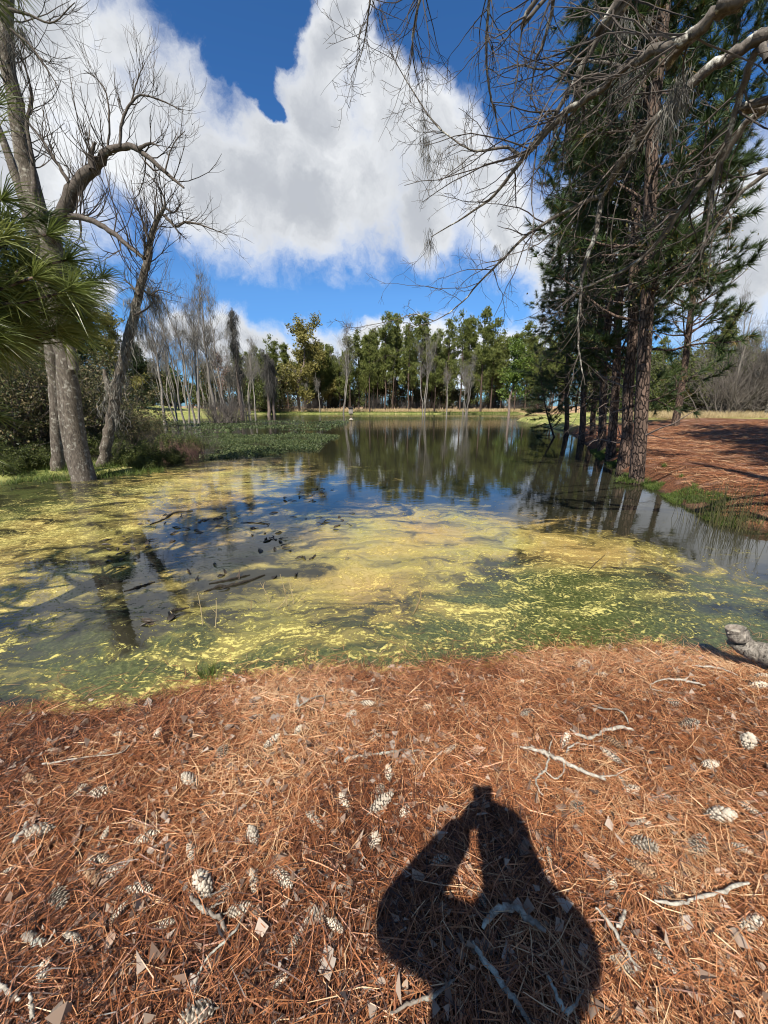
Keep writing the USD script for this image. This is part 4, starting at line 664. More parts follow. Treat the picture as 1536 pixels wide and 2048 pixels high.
for l, p, L in [(A, 60, 1.25), (Bm, 52, 1.2), (B2, 26, 0.7), (Cm, 44, 1.1), (Dm, 34, 1.1), (Em, 26, 0.8), (Fm, 30, 0.9), (Gm, 14, 0.8), (Hm, 22, 0.7), (Im, 22, 0.9), (Jm, 14, 0.45), (Km, 26, 0.9), (Lm, 26, 0.9), (Nm, 24, 0.8)]:
    P, R = l; P1, R1 = grow(r, P, R, int(p * 0.62), 8, (L * 0.3, L), (20, 70), 0.17, dl, 0.45, (0.25, 1) if any(l is q for q in (A, Bm, Cm)) else (0.1, 1), 0.35, rmin=0.0032, rmax=0.008)
    P2, R2 = grow(r, P1, R1, 4, 5, (L * 0.10, L * 0.30), (30, 75), 0.24, dl * 0.8, 0.7, (0.15, 1), 0.5, rmin=0.0024)
    P3, R3 = grow(r, P2, R2, 2, 4, (L * 0.04, L * 0.12), (30, 75), 0.24, dl * 0.5, 0.8, (0.2, 1), 0.6, rmin=0.0018)
    tw.extend([tubes(P1, R1, 4, r), tubes(P2, R2, 3, r), tubes(P3, R3, 3, r)])
obj('twigs', cat(*tw), m_twig, t)
mo = [(852, 245, 5, 3), (858, 290, 5, 3), (870, 315, 5, 3), (905, 318, 5, 3), (1258, 140, 4, 4), (1252, 165, 4, 4), (1360, 150, 3.5, 4), (1352, 180, 3.5, 5), (1345, 200, 3.6, 4), (1270, 20, 3.6, 3), (858, 465, 5.5, 3), (1003, 490, 5, 3)]
c = np.vstack([aty(a, b, Y) + r.normal(0, 0.045, (k, 3)) for a, b, Y, k in mo]); obj('moss', moss(r, c, (0.15, 0.5), 0.022, 8), m_moss, t)
obj('old_leaves', leaves(r, along(r, np.stack([resample(l[0], l[1], 20)[0] for l in (Cm, Im)]), 70, (0.5, 1))[0] + r.normal(0, 0.28, (140, 3)), (0.02, 0.04)), m_olive, t)
# unseen pines beyond the right edge, whose shade falls on the right bank
r = np.random.default_rng(140)
for k, (x, y, i, rz, sc) in enumerate([(8.3, 1.6, 0, 30, 0.85), (10.4, 5.0, 1, 100, 0.9), (14.8, 7.2, 0, 200, 0.9), (13.0, 3.4, 1, 20, 1.05), (18.0, 9.5, 1, 310, 1.0), (9.6, 6.5, 0, 260, 0.75), (12.4, 9.2, 1, 80, 0.85), (6.9, 2.2, 1, 170, 0.7)]):
    np_[i](['pine at the corner of the right bank, just outside the picture', 'middle pine of those that shade the right bank', 'pine shading the right bank, behind the middle one', 'pine farthest to the right that shades the lawn', 'farthest pine of those that shade the right bank', 'pine just out of view beside the front pines of the bank', 'pine just out of view before the lone pine', 'smallest pine at the corner of the right bank'][k], (x, y, hz(x, y) - 0.03), (0, 0, rz), sc, 'pines shading the right bank')

# ------------------------------------------------------------------ the photographer, who stands behind the camera and casts the shadow
def body_mesh(bones, sph, voxel=0.012, it=12):
    parts = []
    def ball(c, rad): return m3.Manifold.sphere(rad, 20).translate(tuple(map(float, c)))
    for a, ra, b, rb in bones: parts.append(m3.Manifold.batch_hull([ball(a, ra), ball(b, rb)]))
    for c, rads in sph: parts.append(m3.Manifold.sphere(1.0, 28).scale(tuple(rads)).translate(tuple(c)))
    m = m3.Manifold.batch_boolean(parts, m3.OpType.Add).refine_to_length(voxel); g = m.to_mesh()
    tm = trimesh.Trimesh(g.vert_properties[:, :3], g.tri_verts, process=True); trimesh.smoothing.filter_taubin(tm, 0.5, 0.53, it); return np.array(tm.vertices), np.array(tm.faces)
px_, py_ = 0.02, -0.36
hd = np.array([-0.012, -0.27, 1.66]); neck = np.array([-0.01, -0.33, 1.48]); ch = np.array([0.0, -0.36, 1.30]); hip = np.array([0.0, -0.36, 0.95])
sl, sr = np.array([-0.165, -0.35, 1.41]), np.array([0.165, -0.35, 1.41]); el, er = np.array([-0.285, -0.17, 1.26]), np.array([0.14, -0.13, 1.27]); wl, wr = np.array([-0.075, -0.055, 1.475]), np.array([0.085, -0.05, 1.465])
skin = M('skin', {'p': ('principled_bsdf', {'base_color': (0.45, 0.27, 0.19), 'roughness': 0.5}), 'n': ('noise_texture', {'scale': 60.0}), 'r': ('rgb_ramp', {'ramp': [(0.3, (0.40, 0.24, 0.17)), (0.7, (0.50, 0.31, 0.22))]})}, [('n.fac', 'r.fac'), ('r.color', 'p.base_color')], 'p.BSDF')
def cloth(name, a, b): return M(name, {'n': ('noise_texture', {'scale': 180.0}), 'r': ('rgb_ramp', {'ramp': [(0.3, a), (0.7, b)]}), 'p': ('principled_bsdf', {'roughness': 0.9})}, [('n.fac', 'r.fac'), ('r.color', 'p.base_color')], 'p.BSDF')
m_jacket, m_trousers, m_hair, m_shoe = cloth('jacket_cloth', (0.06, 0.07, 0.09), (0.10, 0.11, 0.14)), cloth('trouser_cloth', (0.05, 0.055, 0.07), (0.09, 0.10, 0.12)), cloth('hair', (0.03, 0.02, 0.015), (0.07, 0.05, 0.035)), cloth('shoe_leather', (0.04, 0.03, 0.025), (0.09, 0.07, 0.055))
person = thing('person', 'person in a jacket holding up a phone, whose shadow falls on the pine straw', 'person')
bones = [(hd - [0, 0.01, 0.05], 0.06, neck, 0.055), (neck, 0.058, ch + [0, 0, 0.08], 0.09), (ch, 0.12, hip, 0.12), (sl, 0.055, ch, 0.1), (sr, 0.055, ch, 0.1), (sl, 0.052, el, 0.042), (sr, 0.052, er, 0.042), (el, 0.042, wl, 0.028), (er, 0.042, wr, 0.028)]
for s in (-1, 1):
    h, k, a = hip + [0.095 * s, 0, 0], np.array([0.03 + 0.11 * s, -0.34, 0.50]), np.array([0.03 + 0.12 * s, -0.37, 0.09])
    bones += [(h, 0.09, k, 0.06), (k, 0.06, a, 0.042), (a, 0.042, a + [0.01 * s, 0.13, -0.045], 0.035), (a, 0.042, a + [0, -0.05, -0.05], 0.035)]
sph = [(hd, (0.076, 0.098, 0.115)), (hd + [0, 0.06, -0.06], (0.05, 0.05, 0.055)), (hd + [0, 0.102, -0.015], (0.014, 0.018, 0.022)), (hd + [0.078, -0.005, -0.01], (0.012, 0.02, 0.032)), (hd + [-0.078, -0.005, -0.01], (0.012, 0.02, 0.032)), (hd + [0, 0.092, -0.055], (0.024, 0.012, 0.008))]
upc = np.array([0, math.sin(PITCH), math.cos(PITCH)]); fw_ = np.array([0, math.cos(PITCH), -math.sin(PITCH)]); pc = np.array([-0.012, -0.018, 1.507])   # the phone's middle
for s, w in ((-1, wl), (1, wr)):
    edge_ = pc + np.array([0.039 * s, 0, 0]) - upc * 0.02; palm = w * 0.45 + edge_ * 0.55 - fw_ * 0.02 + np.array([0.012 * s, 0, 0])
    bones += [(w, 0.028, palm, 0.028)]
    for i, ln in enumerate((0.86, 1.0, 0.95, 0.78)):
        k0 = palm + upc * (0.028 - 0.018 * i) + np.array([0.008 * s, 0, 0]); k1 = edge_ + upc * (0.035 - 0.02 * i) + np.array([0.011 * s, 0, 0]) - fw_ * 0.012; k2 = k1 - np.array([0.010 * s, 0, 0]) * ln - fw_ * 0.006
        bones += [(k0, 0.0095, k1, 0.0085), (k1, 0.0085, k2, 0.0075)]
    th0 = palm - upc * 0.02; th1 = edge_ - upc * 0.045 - fw_ * 0.022; bones += [(th0, 0.012, th1, 0.010), (th1, 0.010, th1 - np.array([0.022 * s, 0, 0]) + upc * 0.022, 0.009)]
obj('body', body_mesh(bones, sph), skin, person, smooth=True)
jb = [(neck - [0, 0, 0.05], 0.085, ch, 0.155), (ch, 0.155, hip - [0, 0, 0.04], 0.165), (ch + [0.04, 0, 0], 0.135, hip + [0.06, 0, -0.03], 0.13), (ch - [0.07, 0, 0], 0.14, hip + [-0.07, 0, -0.03], 0.13), (sl, 0.085, ch, 0.14), (sr, 0.085, ch, 0.14), (sl, 0.09, el, 0.078), (sr, 0.09, er, 0.078), (el, 0.078, el * 0.2 + wl * 0.8, 0.055), (er, 0.074, er * 0.2 + wr * 0.8, 0.052), (neck + [0, -0.01, 0.02], 0.082, neck - [0, 0.02, 0.10], 0.13)]
obj('jacket', body_mesh(jb, []), m_jacket, person, smooth=True)
tb_ = []
for s in (-1, 1):
    h, k, a = hip + [0.085 * s, 0, -0.03], np.array([0.03 + 0.11 * s, -0.34, 0.50]), np.array([0.03 + 0.12 * s, -0.37, 0.11]); tb_ += [(h, 0.115, k, 0.083), (k, 0.083, a, 0.07)]
    obj('shoe', body_mesh([(a + [0, -0.06, -0.06], 0.045, a + [0.01 * s, 0.15, -0.065], 0.04), (a + [0, -0.03, -0.03], 0.055, a + [0, 0.02, -0.04], 0.055)], []), m_shoe, person, smooth=True)
obj('trousers', body_mesh(tb_, []), m_trousers, person, smooth=True)
obj('hair', body_mesh([], [(hd + [0, -0.022, 0.025], (0.098, 0.105, 0.112)), (hd + [0, -0.05, -0.06], (0.085, 0.07, 0.10))]), m_hair, person, smooth=True)
m_phone = M('phone_case', {'n': ('noise_texture', {'scale': 40.0}), 'r': ('rgb_ramp', {'ramp': [(0, (0.02, 0.02, 0.022)), (1, (0.04, 0.04, 0.045))]}), 'p': ('principled_bsdf', {'roughness': 0.3})}, [('n.fac', 'r.fac'), ('r.color', 'p.base_color')], 'p.BSDF')
ph = thing('phone', 'dark phone held up in both hands by the person', 'phone')
bx = trimesh.creation.box((0.078, 0.009, 0.160)); bx.apply_transform(trimesh.transformations.rotation_matrix(-PITCH, [1, 0, 0])); bx.apply_translation(pc - fw_ * 0.006)
obj('body', (bx.vertices, bx.faces), m_phone, ph)
lens = trimesh.creation.box((0.034, 0.003, 0.036)); lens.apply_transform(trimesh.transformations.rotation_matrix(-PITCH, [1, 0, 0])); lens.apply_translation(CAM - fw_ * 0.0155)
obj('camera_bump', (lens.vertices, lens.faces), m_phone, ph)

# ------------------------------------------------------------------ pine straw
r = np.random.default_rng(200)
def straw_mesh(x, y, L, w, lift=0.02, tilt=0.18):
    n = len(x); z = height(x, y) + r.random(n) ** 1.5 * lift; a = r.uniform(0, np.pi * 2, n)
    d = np.column_stack([np.cos(a), np.sin(a), r.normal(0, tilt, n)]); s = np.column_stack([-np.sin(a), np.cos(a), r.normal(0, 0.4, n)]) * (w / 2)[:, None]
    bend = np.column_stack([-np.sin(a), np.cos(a), np.zeros(n)]) * (r.normal(0, 0.10, n) * L)[:, None]; P0 = np.column_stack([x, y, z]); h = (L / 2)[:, None]
    e0, e1, mid = P0 - d * h, P0 + d * h, P0 + bend
    for e in (e0, e1):
        g = height(e[:, 0], e[:, 1]) + 0.001; low = e[:, 2] < g; e[low, 2] = g[low] + r.random(low.sum()) * 0.006
    mid[:, 2] = np.maximum(mid[:, 2], 0.5 * (e0[:, 2] + e1[:, 2]))
    V = np.stack([e0 - s * 0.6, e0 + s * 0.6, mid - s, mid + s, e1 - s * 0.5, e1 + s * 0.5], 1).reshape(-1, 3)
    q = np.array([[0, 1, 3], [0, 3, 2], [2, 3, 5], [2, 5, 4]]); c = np.clip(0.9 * fbm(x * 1.0 + 9, y, 1.9, 21) + r.normal(0, 0.27, n) + 0.09, 0, 1)
    return V, (q[None] + 6 * np.arange(n)[:, None, None]).reshape(-1, 3), np.repeat(c, 6)
def bank_points(n, x0, x1, y0, y1, near=True):
    x = r.uniform(x0, x1, n * 2); y = r.uniform(y0, y1, n * 2); d = sdist(x, y); ok = d > (r.uniform(-0.10, 0.02, len(x)) if near else 0.15); return x[ok][:n], y[ok][:n]
x, y = bank_points(108000, -3.0, 3.6, 0.15, 2.75)
inview = np.abs(x) < 0.55 + 1.05 * (y * 0.96 + 0.41); x, y = x[inview], y[inview]
tag(obj('pine_straw', straw_mesh(x, y, r.uniform(0.06, 0.17, len(x)), r.uniform(0.0013, 0.0031, len(x)), 0.032, 0.24), m_straw), 'deep litter of red-brown fallen pine needles covering the near bank', 'pine straw', kind='stuff')
x = r.uniform(-2.6, 3.0, 30000); y = r.uniform(1.3, 2.9, 30000); d = sdist(x, y); ok = (d < 0) & (r.random(30000) < np.exp(d / 0.09)); x, y = x[ok][:1500], y[ok][:1500]
vv, ff, cc_ = straw_mesh(x, y, r.uniform(0.05, 0.15, len(x)), r.uniform(0.0014, 0.0028, len(x)), 0.0, 0.02); vv[:, 2] = np.repeat(ZW + r.uniform(0.002, 0.012, len(x)), 6) + r.uniform(0, 0.001, len(vv))
tag(obj('floating_needles', (vv, ff, cc_), m_straw), 'fallen pine needles afloat along the near water edge', 'pine straw', kind='stuff')
xs, ys = [], []
for _ in range(3):
    x = r.uniform(5, 24, 40000); y = 4.4 + 16 * r.random(40000) ** 1.5; xs.append(x); ys.append(y)
x, y = np.concatenate(xs), np.concatenate(ys); d = sdist(x, y); ok = (d > 0.35) & (x < 1.25 * y + 2) & (y > 3.9); x, y = x[ok][:60000], y[ok][:60000]
tag(obj('bank_straw', straw_mesh(x, y, r.uniform(0.12, 0.28, len(x)), r.uniform(0.003, 0.008, len(x)), 0.03), m_straw), 'red-brown pine needles strewn under the pines on the right bank', 'pine straw', kind='stuff')

x, y = bank_points(16000, -3.0, 3.6, 0.15, 2.75); iv = (np.abs(x) < 0.55 + 1.05 * (y * 0.96 + 0.41)) & (r.random(len(x)) < 0.25 + 1.5 * np.clip(fbm(x, y, 2.2, 77) - 0.40, 0, 1)); x, y = x[iv], y[iv]
m_litter = leafy('leaf_litter', [(0.05, 0.032, 0.024), (0.15, 0.095, 0.066), (0.23, 0.165, 0.12), (0.30, 0.235, 0.185)], 0.1, 0.7, 0.3)
tag(obj('leaf_litter', leaves(r, np.column_stack([x, y, height(x, y) + r.uniform(0.004, 0.03, len(x))]), (0.012, 0.045), 0.6, 0.55, 0.2), m_litter), 'crumbled brown and grey leaf bits mixed into the fallen needles', 'leaf litter', kind='stuff')

# ------------------------------------------------------------------ pine cones
def cone_mesh(seed, open_, L=0.10, W=0.024):
    r = np.random.default_rng(seed); N = 96; i = np.arange(N); u = (i + 0.5) / N; th = i * 2.39996; prof = W * np.sin(np.pi * np.clip(u * 0.93 + 0.06, 0, 1)) ** 0.7 * (1.12 - 0.35 * u)
    th = th + r.normal(0, 0.07, N); X = (u - 0.5) * L + r.normal(0, 0.0012, N); rad = np.column_stack([np.zeros(N), np.cos(th), np.sin(th)]); tang = np.column_stack([np.zeros(N), -np.sin(th), np.cos(th)]); ax = np.array([1.0, 0, 0])
    a = np.radians(28 + 34 * open_) ; out = rad * math.sin(a) + ax * math.cos(a) * 0.9; sl_ = (0.010 + 0.010 * open_) * ((0.6 + 0.7 * np.sin(np.pi * u)) * r.uniform(0.7, 1.2, N))[:, None]; w = (0.0062 * (0.6 + 0.6 * np.sin(np.pi * u)))[:, None]
    B = ax * X[:, None] + rad * (prof * 0.62)[:, None]; T = B + out * sl_; nrm = unit(np.cross(tang, out)); nrm *= np.sign((nrm * rad).sum(1) )[:, None]; th_ = 0.0016
    V = np.stack([B - tang * w * 0.5, B + tang * w * 0.5, T - tang * w - out * sl_ * 0.25, T + tang * w - out * sl_ * 0.25, T, T - out * sl_ * 0.3 + nrm * 0.0022, B - nrm * th_, T - nrm * th_], 1).reshape(-1, 3)
    q = np.array([[0, 1, 5], [0, 5, 2], [1, 3, 5], [2, 5, 4], [5, 3, 4], [0, 2, 7], [1, 7, 3], [2, 4, 7], [4, 3, 7], [0, 7, 6], [1, 6, 7]])
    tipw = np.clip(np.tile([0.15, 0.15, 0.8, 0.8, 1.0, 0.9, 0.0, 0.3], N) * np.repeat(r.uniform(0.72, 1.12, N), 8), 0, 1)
    cs = trimesh.creation.icosphere(2, 1.0); cv = np.array(cs.vertices) * [L * 0.49, W * 0.72, W * 0.72]
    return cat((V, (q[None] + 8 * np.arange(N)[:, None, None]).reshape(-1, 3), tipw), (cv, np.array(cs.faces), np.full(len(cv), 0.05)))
def cone_mat(name, dark, mid, tip):
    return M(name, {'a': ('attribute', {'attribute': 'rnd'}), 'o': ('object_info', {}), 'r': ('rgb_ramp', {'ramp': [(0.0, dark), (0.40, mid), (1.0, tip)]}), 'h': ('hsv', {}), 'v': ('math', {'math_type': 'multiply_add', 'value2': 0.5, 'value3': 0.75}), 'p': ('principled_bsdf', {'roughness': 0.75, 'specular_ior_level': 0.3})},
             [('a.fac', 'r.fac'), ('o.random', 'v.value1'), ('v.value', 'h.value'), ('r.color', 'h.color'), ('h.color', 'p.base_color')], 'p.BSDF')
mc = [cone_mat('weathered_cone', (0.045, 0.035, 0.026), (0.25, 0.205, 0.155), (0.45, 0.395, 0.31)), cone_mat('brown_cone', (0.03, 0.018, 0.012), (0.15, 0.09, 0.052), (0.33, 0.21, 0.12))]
GC = 'pine cones lying on the near bank'
def cone_proto(k, o, L, W, m):
    t = thing('pine_cone', '-', 'pine cone', group=GC); obj('scales', cone_mesh(k, o, L, W), mc[m], t); 
    st_ = tubes(np.array([[-L * 0.46, 0, 0], [-L * 0.56, 0.001, 0.001], [-L * 0.62, 0.003, 0]]), np.array([0.004, 0.003, 0.0025]), 6); obj('stalk', st_, m_stick, t); return Spawner(t)
cp = [cone_proto(301, 0.15, 0.10, 0.024, 0), cone_proto(302, 0.45, 0.10, 0.028, 0), cone_proto(303, 0.0, 0.10, 0.0195, 0), cone_proto(304, 0.25, 0.10, 0.023, 1), cone_proto(305, 0.85, 0.095, 0.031, 0)]
cones = [(240, 1466, 30, 5, 0), (315, 1469, 28, 60, 1), (208, 1508, 32, 30, 0), (445, 1506, 34, 65, 4), (202, 1586, 48, 12, 1), (160, 1582, 38, 40, 4), (80, 1667, 58, 10, 1), (208, 1675, 46, 60, 2), (293, 1678, 56, 22, 0), (382, 1703, 46, 100, 2), (507, 1673, 42, 110, 1), (197, 1720, 48, 5, 1), (230, 1743, 55, 25, 0), (188, 1756, 44, 140, 3),
    (280, 1782, 52, 0, 1), (277, 1806, 42, 130, 3), (237, 1828, 66, 52, 0), (407, 1772, 60, 118, 1), (447, 1786, 52, 42, 4), (508, 1764, 52, 100, 0), (480, 1822, 56, 18, 1), (397, 2036, 78, 18, 4), (684, 1408, 24, 0, 0), (736, 1410, 28, 5, 1), (757, 1413, 18, 90, 3), (709, 1386, 22, 125, 0), (702, 1432, 26, 30, 4), (855, 1414, 27, 10, 0), (597, 1460, 26, 55, 1),
    (544, 1485, 42, 45, 0), (517, 1433, 27, 8, 0), (752, 1478, 30, 22, 0), (777, 1552, 32, 100, 1), (759, 1585, 20, 60, 4), (689, 1607, 34, 120, 1), (762, 1617, 56, 35, 0), (629, 1642, 48, 135, 2), (809, 1632, 30, 60, 4), (749, 1683, 38, 70, 4), (564, 1757, 58, 130, 0), (635, 1830, 40, 150, 1), (608, 1853, 46, 62, 2), (588, 1888, 42, 65, 0), (670, 1853, 42, 140, 0), (877, 1725, 42, 20, 1), (962, 1793, 48, 112, 0),
    (1169, 1318, 30, 0, 4), (1201, 1353, 26, -10, 0), (1054, 1424, 30, 30, 0), (1344, 1409, 38, -20, 4), (1457, 1427, 34, -20, 0), (1377, 1452, 36, 8, 1), (1494, 1489, 28, 60, 1), (1224, 1487, 50, -35, 3), (1221, 1513, 52, -40, 0), (1242, 1556, 28, -50, 2), (1261, 1577, 34, 0, 1), (1154, 1618, 32, 30, 4), (1287, 1645, 34, 0, 1), (1439, 1637, 60, 3, 1), (1499, 1621, 56, -30, 0), (1287, 1691, 62, -20, 4), (1481, 1701, 48, -22, 0), (1396, 1694, 42, 60, 1),
    (1516, 1372, 40, 0, 0), (1524, 1350, 28, 0, 0), (1097, 1718, 34, 100, 2), (1284, 1741, 66, -24, 3), (1227, 1768, 62, -66, 2), (1241, 1934, 62, -36, 1), (1327, 1924, 72, -46, 2), (1394, 1940, 46, -60, 1), (1334, 1776, 36, 20, 0), (1040, 1360, 22, 20, 0), (905, 1395, 22, 0, 3), (330, 1620, 30, 70, 3), (100, 1500, 26, 10, 0), (60, 1560, 30, 150, 3), (900, 1500, 26, 30, 2), (420, 1610, 30, 0, 3), (30, 1740, 46, 30, 0), (120, 1800, 40, 120, 4), (330, 1850, 44, 10, 0), (350, 1740, 36, 60, 3), (150, 1880, 46, -20, 2), (560, 1960, 50, 40, 0), (90, 1950, 44, 75, 4), (690, 1770, 36, 20, 2), (1130, 1480, 30, 60, 0), (1420, 1530, 34, 10, 0), (1350, 1600, 36, -30, 4), (1500, 1850, 48, 20, 0), (1420, 1850, 40, -60, 3), (250, 1560, 34, 60, 2), (380, 1560, 34, 150, 1), (640, 1540, 32, 20, 3)]
ccs = np.array([onz(a, b, 0.01)[:2] for a, b, *_ in cones]); q = np.repeat(ccs, 5, 0) + r.normal(0, 0.03, (5 * len(ccs), 2)); n_ = len(q)
vv, ff, cc_ = straw_mesh(q[:, 0], q[:, 1], r.uniform(0.05, 0.13, n_), r.uniform(0.0016, 0.003, n_), 0.0, 0.22); vv[:, 2] += np.repeat(r.uniform(0.025, 0.052, n_), 6)
tag(obj('loose_needles', (vv, ff, cc_), m_straw), 'single red-brown needles fallen across the pine cones', 'pine straw', kind='stuff')
special = {21: 'open pale cone cut by the bottom edge of the picture', 16: 'long pale cone with bold scales below the brown cone at lower left', 15: 'brown cone lying across the upper end of a long pale cone', 17: 'plump pale oval cone right of the lower-left cone heap', 39: 'pale cone tilted on its own between the left cones and the shadow', 35: 'long greyish cone closest to the upper left of the shadow', 58: 'small pale cone between the shadow and the large cone at right', 59: 'largest pale cone near the right edge', 61: 'dark-gapped open cone right of the shadow', 67: 'tan-green cone right of the shadow, below the dark-gapped one', 68: 'narrow pale cone lying steeply right of the shadow', 69: 'pale plump cone touching the right edge of the shadow', 70: 'long narrow pale cone beside the stick at lower right', 44: 'cone lying inside the left part of the shadow', 45: 'cone lying below the bright gap in the shadow', 9: 'narrow cone lying end-on at lower left centre', 6: 'pale cone at far left beside the split bark', 53: 'brown cone under the bleached bone-like stick', 54: 'pale cone just below the brown one near the forked stick', 32: 'small upright-lying pale cone left of the shadow tip', 14: 'pale cone above the brown cone at lower left', 11: 'plump rounded cone at the top of the lower-left heap', 12: 'slim cone right of the plump one in the lower-left heap', 24: 'tan cone seen end-on near the water edge', 29: 'long cone pointing up right in the middle of the left bank', 3: 'dark-gapped cone alone on the left bank'}
marks = [('the forked bleached stick', 1120, 1525), ('the bone-like curved stick', 1200, 1468), ('the tip of the shadow', 960, 1575), ('the right rim of the shadow', 1160, 1850), ('the left rim of the shadow', 790, 1800), ('the arched twig', 625, 1400), ('the broken branch at right', 1490, 1300), ('the wavy lichened stick', 1400, 1790), ('the lower-left heap of cones', 250, 1780), ('the crooked stick', 415, 1825), ('the split bark at far left', 42, 1670), ('the thin twig at upper left', 180, 1518), ('the flake of wood', 765, 1516), ('the long tilted cone on the left bank', 544, 1485), ('the plump oval cone', 407, 1772), ('the largest cone at right', 1439, 1637)]
RANK = ['nearest', 'second nearest', 'third nearest', 'fourth nearest', 'fifth nearest', 'sixth nearest', 'seventh nearest', 'eighth nearest']; LOOK = ['pale grey pine cone', 'plump pale pine cone', 'slender pale pine cone', 'brown pine cone', 'open dark-gapped pine cone']
near = {}
for k, (px, py, *_) in enumerate(cones):
    if k not in special: d, i = min((math.hypot(px - a, py - b), i) for i, (_, a, b) in enumerate(marks)); near.setdefault((i, cones[k][4]), []).append((d, k))
for (i, kd), v in near.items():
    for n_r, (d, k) in enumerate(sorted(v)): special[k] = f"{LOOK[kd]}, {RANK[n_r]} such to {marks[i][0]}"
for k, (px, py, Lp, a, kind) in enumerate(cones):
    p = onz(px, py, 0.01); dep = (p - CAM) @ _f; q0, q1 = (onz(px + s * Lp / 2 * math.cos(math.radians(a)), py - s * Lp / 2 * math.sin(math.radians(a)), 0.015) for s in (-1, 1)); v = q1 - q0; Lw = min(np.linalg.norm(v), 0.112); Lw = max(Lw, 0.06); sc = Lw / 0.10
    cp[kind](special.get(k, 'weathered pine cone half sunk in the pine needles of the near bank'), (p[0], p[1], hz(p[0], p[1]) + r.uniform(0.015, 0.028) * sc), (r.uniform(0, 360), r.uniform(-12, 12), math.degrees(math.atan2(v[1], v[0])) + (180 if k % 3 == 0 else 0)), (sc, sc * r.uniform(0.82, 1.05), sc * r.uniform(0.8, 1.0)), group=GC)

# ------------------------------------------------------------------ dead leaves, bark flakes, sticks
def leaf_mesh(seed, lobes, L=0.07, W=0.035):
    r = np.random.default_rng(seed); u = np.linspace(0, 1, 9); w = W / 2 * np.sin(np.pi * u ** 0.85) ** 1.0 * (1 + 0.28 * np.cos(u * lobes * 2 * np.pi) * (lobes > 0)); w[0], w[-1] = 0.0015, 0.0006
    v = np.linspace(-1, 1, 5); U, Vv = np.meshgrid(u, v, indexing='ij'); X = (U - 0.5) * L; Y = Vv * w[:, None]; curl = r.uniform(4, 11); Z = curl * Y ** 2 + 0.9 * X ** 2 * r.uniform(-3, 5) + 0.003 * np.sin(9 * U + 5 * Vv) + 0.004
    i, j = np.meshgrid(np.arange(8), np.arange(4), indexing='ij'); a = i * 5 + j; q = np.stack([np.stack([a, a + 5, a + 6], -1), np.stack([a, a + 6, a + 1], -1)], 2).reshape(-1, 3)
    return np.column_stack([X.ravel(), Y.ravel(), Z.ravel()]), q
GL = 'dead leaves scattered on the near bank'
lp = []
for k, (lo, L, W, m) in enumerate([(0, 0.06, 0.03, m_leaf_brown), (3, 0.09, 0.05, m_leaf_grey), (0, 0.045, 0.022, m_leaf_grey), (4, 0.08, 0.045, m_leaf_brown), (0, 0.075, 0.018, m_leaf_brown)]):
    p = thing('dead_leaf', '-', 'leaf', group=GL); obj('blade', leaf_mesh(400 + k, lo, L, W), m, p, smooth=True); lp.append(Spawner(p))
x, y = bank_points(900, -2.9, 3.4, 0.2, 2.6); iv = np.abs(x) < 1.0 * (y * 0.96 + 0.41); x, y = x[iv][:250], y[iv][:250]
for k in range(len(x)):
    lp[k % 5]('curled dead leaf lying among the fallen needles of the near bank', (x[k], y[k], hz(x[k], y[k]) + r.uniform(0.004, 0.018)), (r.normal(0, 22), r.normal(0, 22), r.uniform(0, 360)), r.uniform(0.5, 1.0), group=GL)
def stick(name, label, items, rad, mat, cat_='stick', z=0.012, extra=(), sides=7, n=24, lift=0.0, rough=0.34):
    t = thing(name, label, cat_); 
    def w_(it, rd, zz=z):
        pts = [onz(a, b, zz) for a, b in it]; pts = [np.array([p[0], p[1], max(hz(p[0], p[1]), ZW if zz < 0 else -9) + zz + 0.010 - (ZW if zz < -0.05 else 0) + lift]) for p in pts]
        P_, R_ = resample(pts, np.asarray(rd) * 0.82, n, rough, r); return P_, R_ * r.uniform(0.8, 1.2, n)
    m = [tubes(*w_(items, rad), sides, r)]
    obj('stem', m[0], mat, t, smooth=True)
    for it, rd in extra: obj('twig', tubes(*w_(it, rd), 5, r), mat, t, smooth=True)
    return t
stick('forked_stick', 'forked bleached stick with side twigs right of the shadow tip', [(1040, 1494), (1080, 1506), (1120, 1522), (1165, 1542), (1212, 1558)], [0.006, 0.011, 0.012, 0.010, 0.006], m_bone, extra=[([(1098, 1510), (1100, 1495), (1106, 1478)], [0.005, 0.004, 0.003]), ([(1097, 1518), (1090, 1542), (1072, 1560), (1078, 1585), (1086, 1594)], [0.005, 0.006, 0.005, 0.004, 0.003]), ([(1128, 1526), (1126, 1548), (1110, 1560), (1090, 1545)], [0.005, 0.004, 0.004, 0.003]), ([(1200, 1552), (1230, 1550), (1258, 1538), (1280, 1555)], [0.004, 0.004, 0.003, 0.002])], z=0.02)
stick('curved_stick', 'thick bleached bone-like curved stick above the brown cone', [(1140, 1460), (1155, 1472), (1178, 1477), (1198, 1470), (1212, 1460), (1240, 1458), (1266, 1464)], [0.004, 0.008, 0.010, 0.008, 0.011, 0.010, 0.006], m_bone, z=0.02)
stick('small_stick', 'small curved pale stick between the forked and the bone-like ones', [(1132, 1508), (1140, 1496), (1158, 1490), (1186, 1494)], [0.004, 0.006, 0.006, 0.003], m_bone, z=0.016)
stick('thin_stick', 'thin bent stick arching over the tan leaf on the right bank', [(1184, 1413), (1205, 1420), (1235, 1424), (1250, 1436), (1256, 1452)], [0.003, 0.005, 0.005, 0.004, 0.002], m_stick, z=0.03)
stick('pale_stick', 'pale peeled stick lying near the water on the right bank', [(1300, 1372), (1325, 1362), (1355, 1362), (1385, 1368), (1410, 1374)], [0.003, 0.005, 0.008, 0.008, 0.004], m_bone, z=0.02, extra=[([(1300, 1372), (1302, 1380), (1320, 1386), (1345, 1390)], [0.003, 0.003, 0.003, 0.002])])
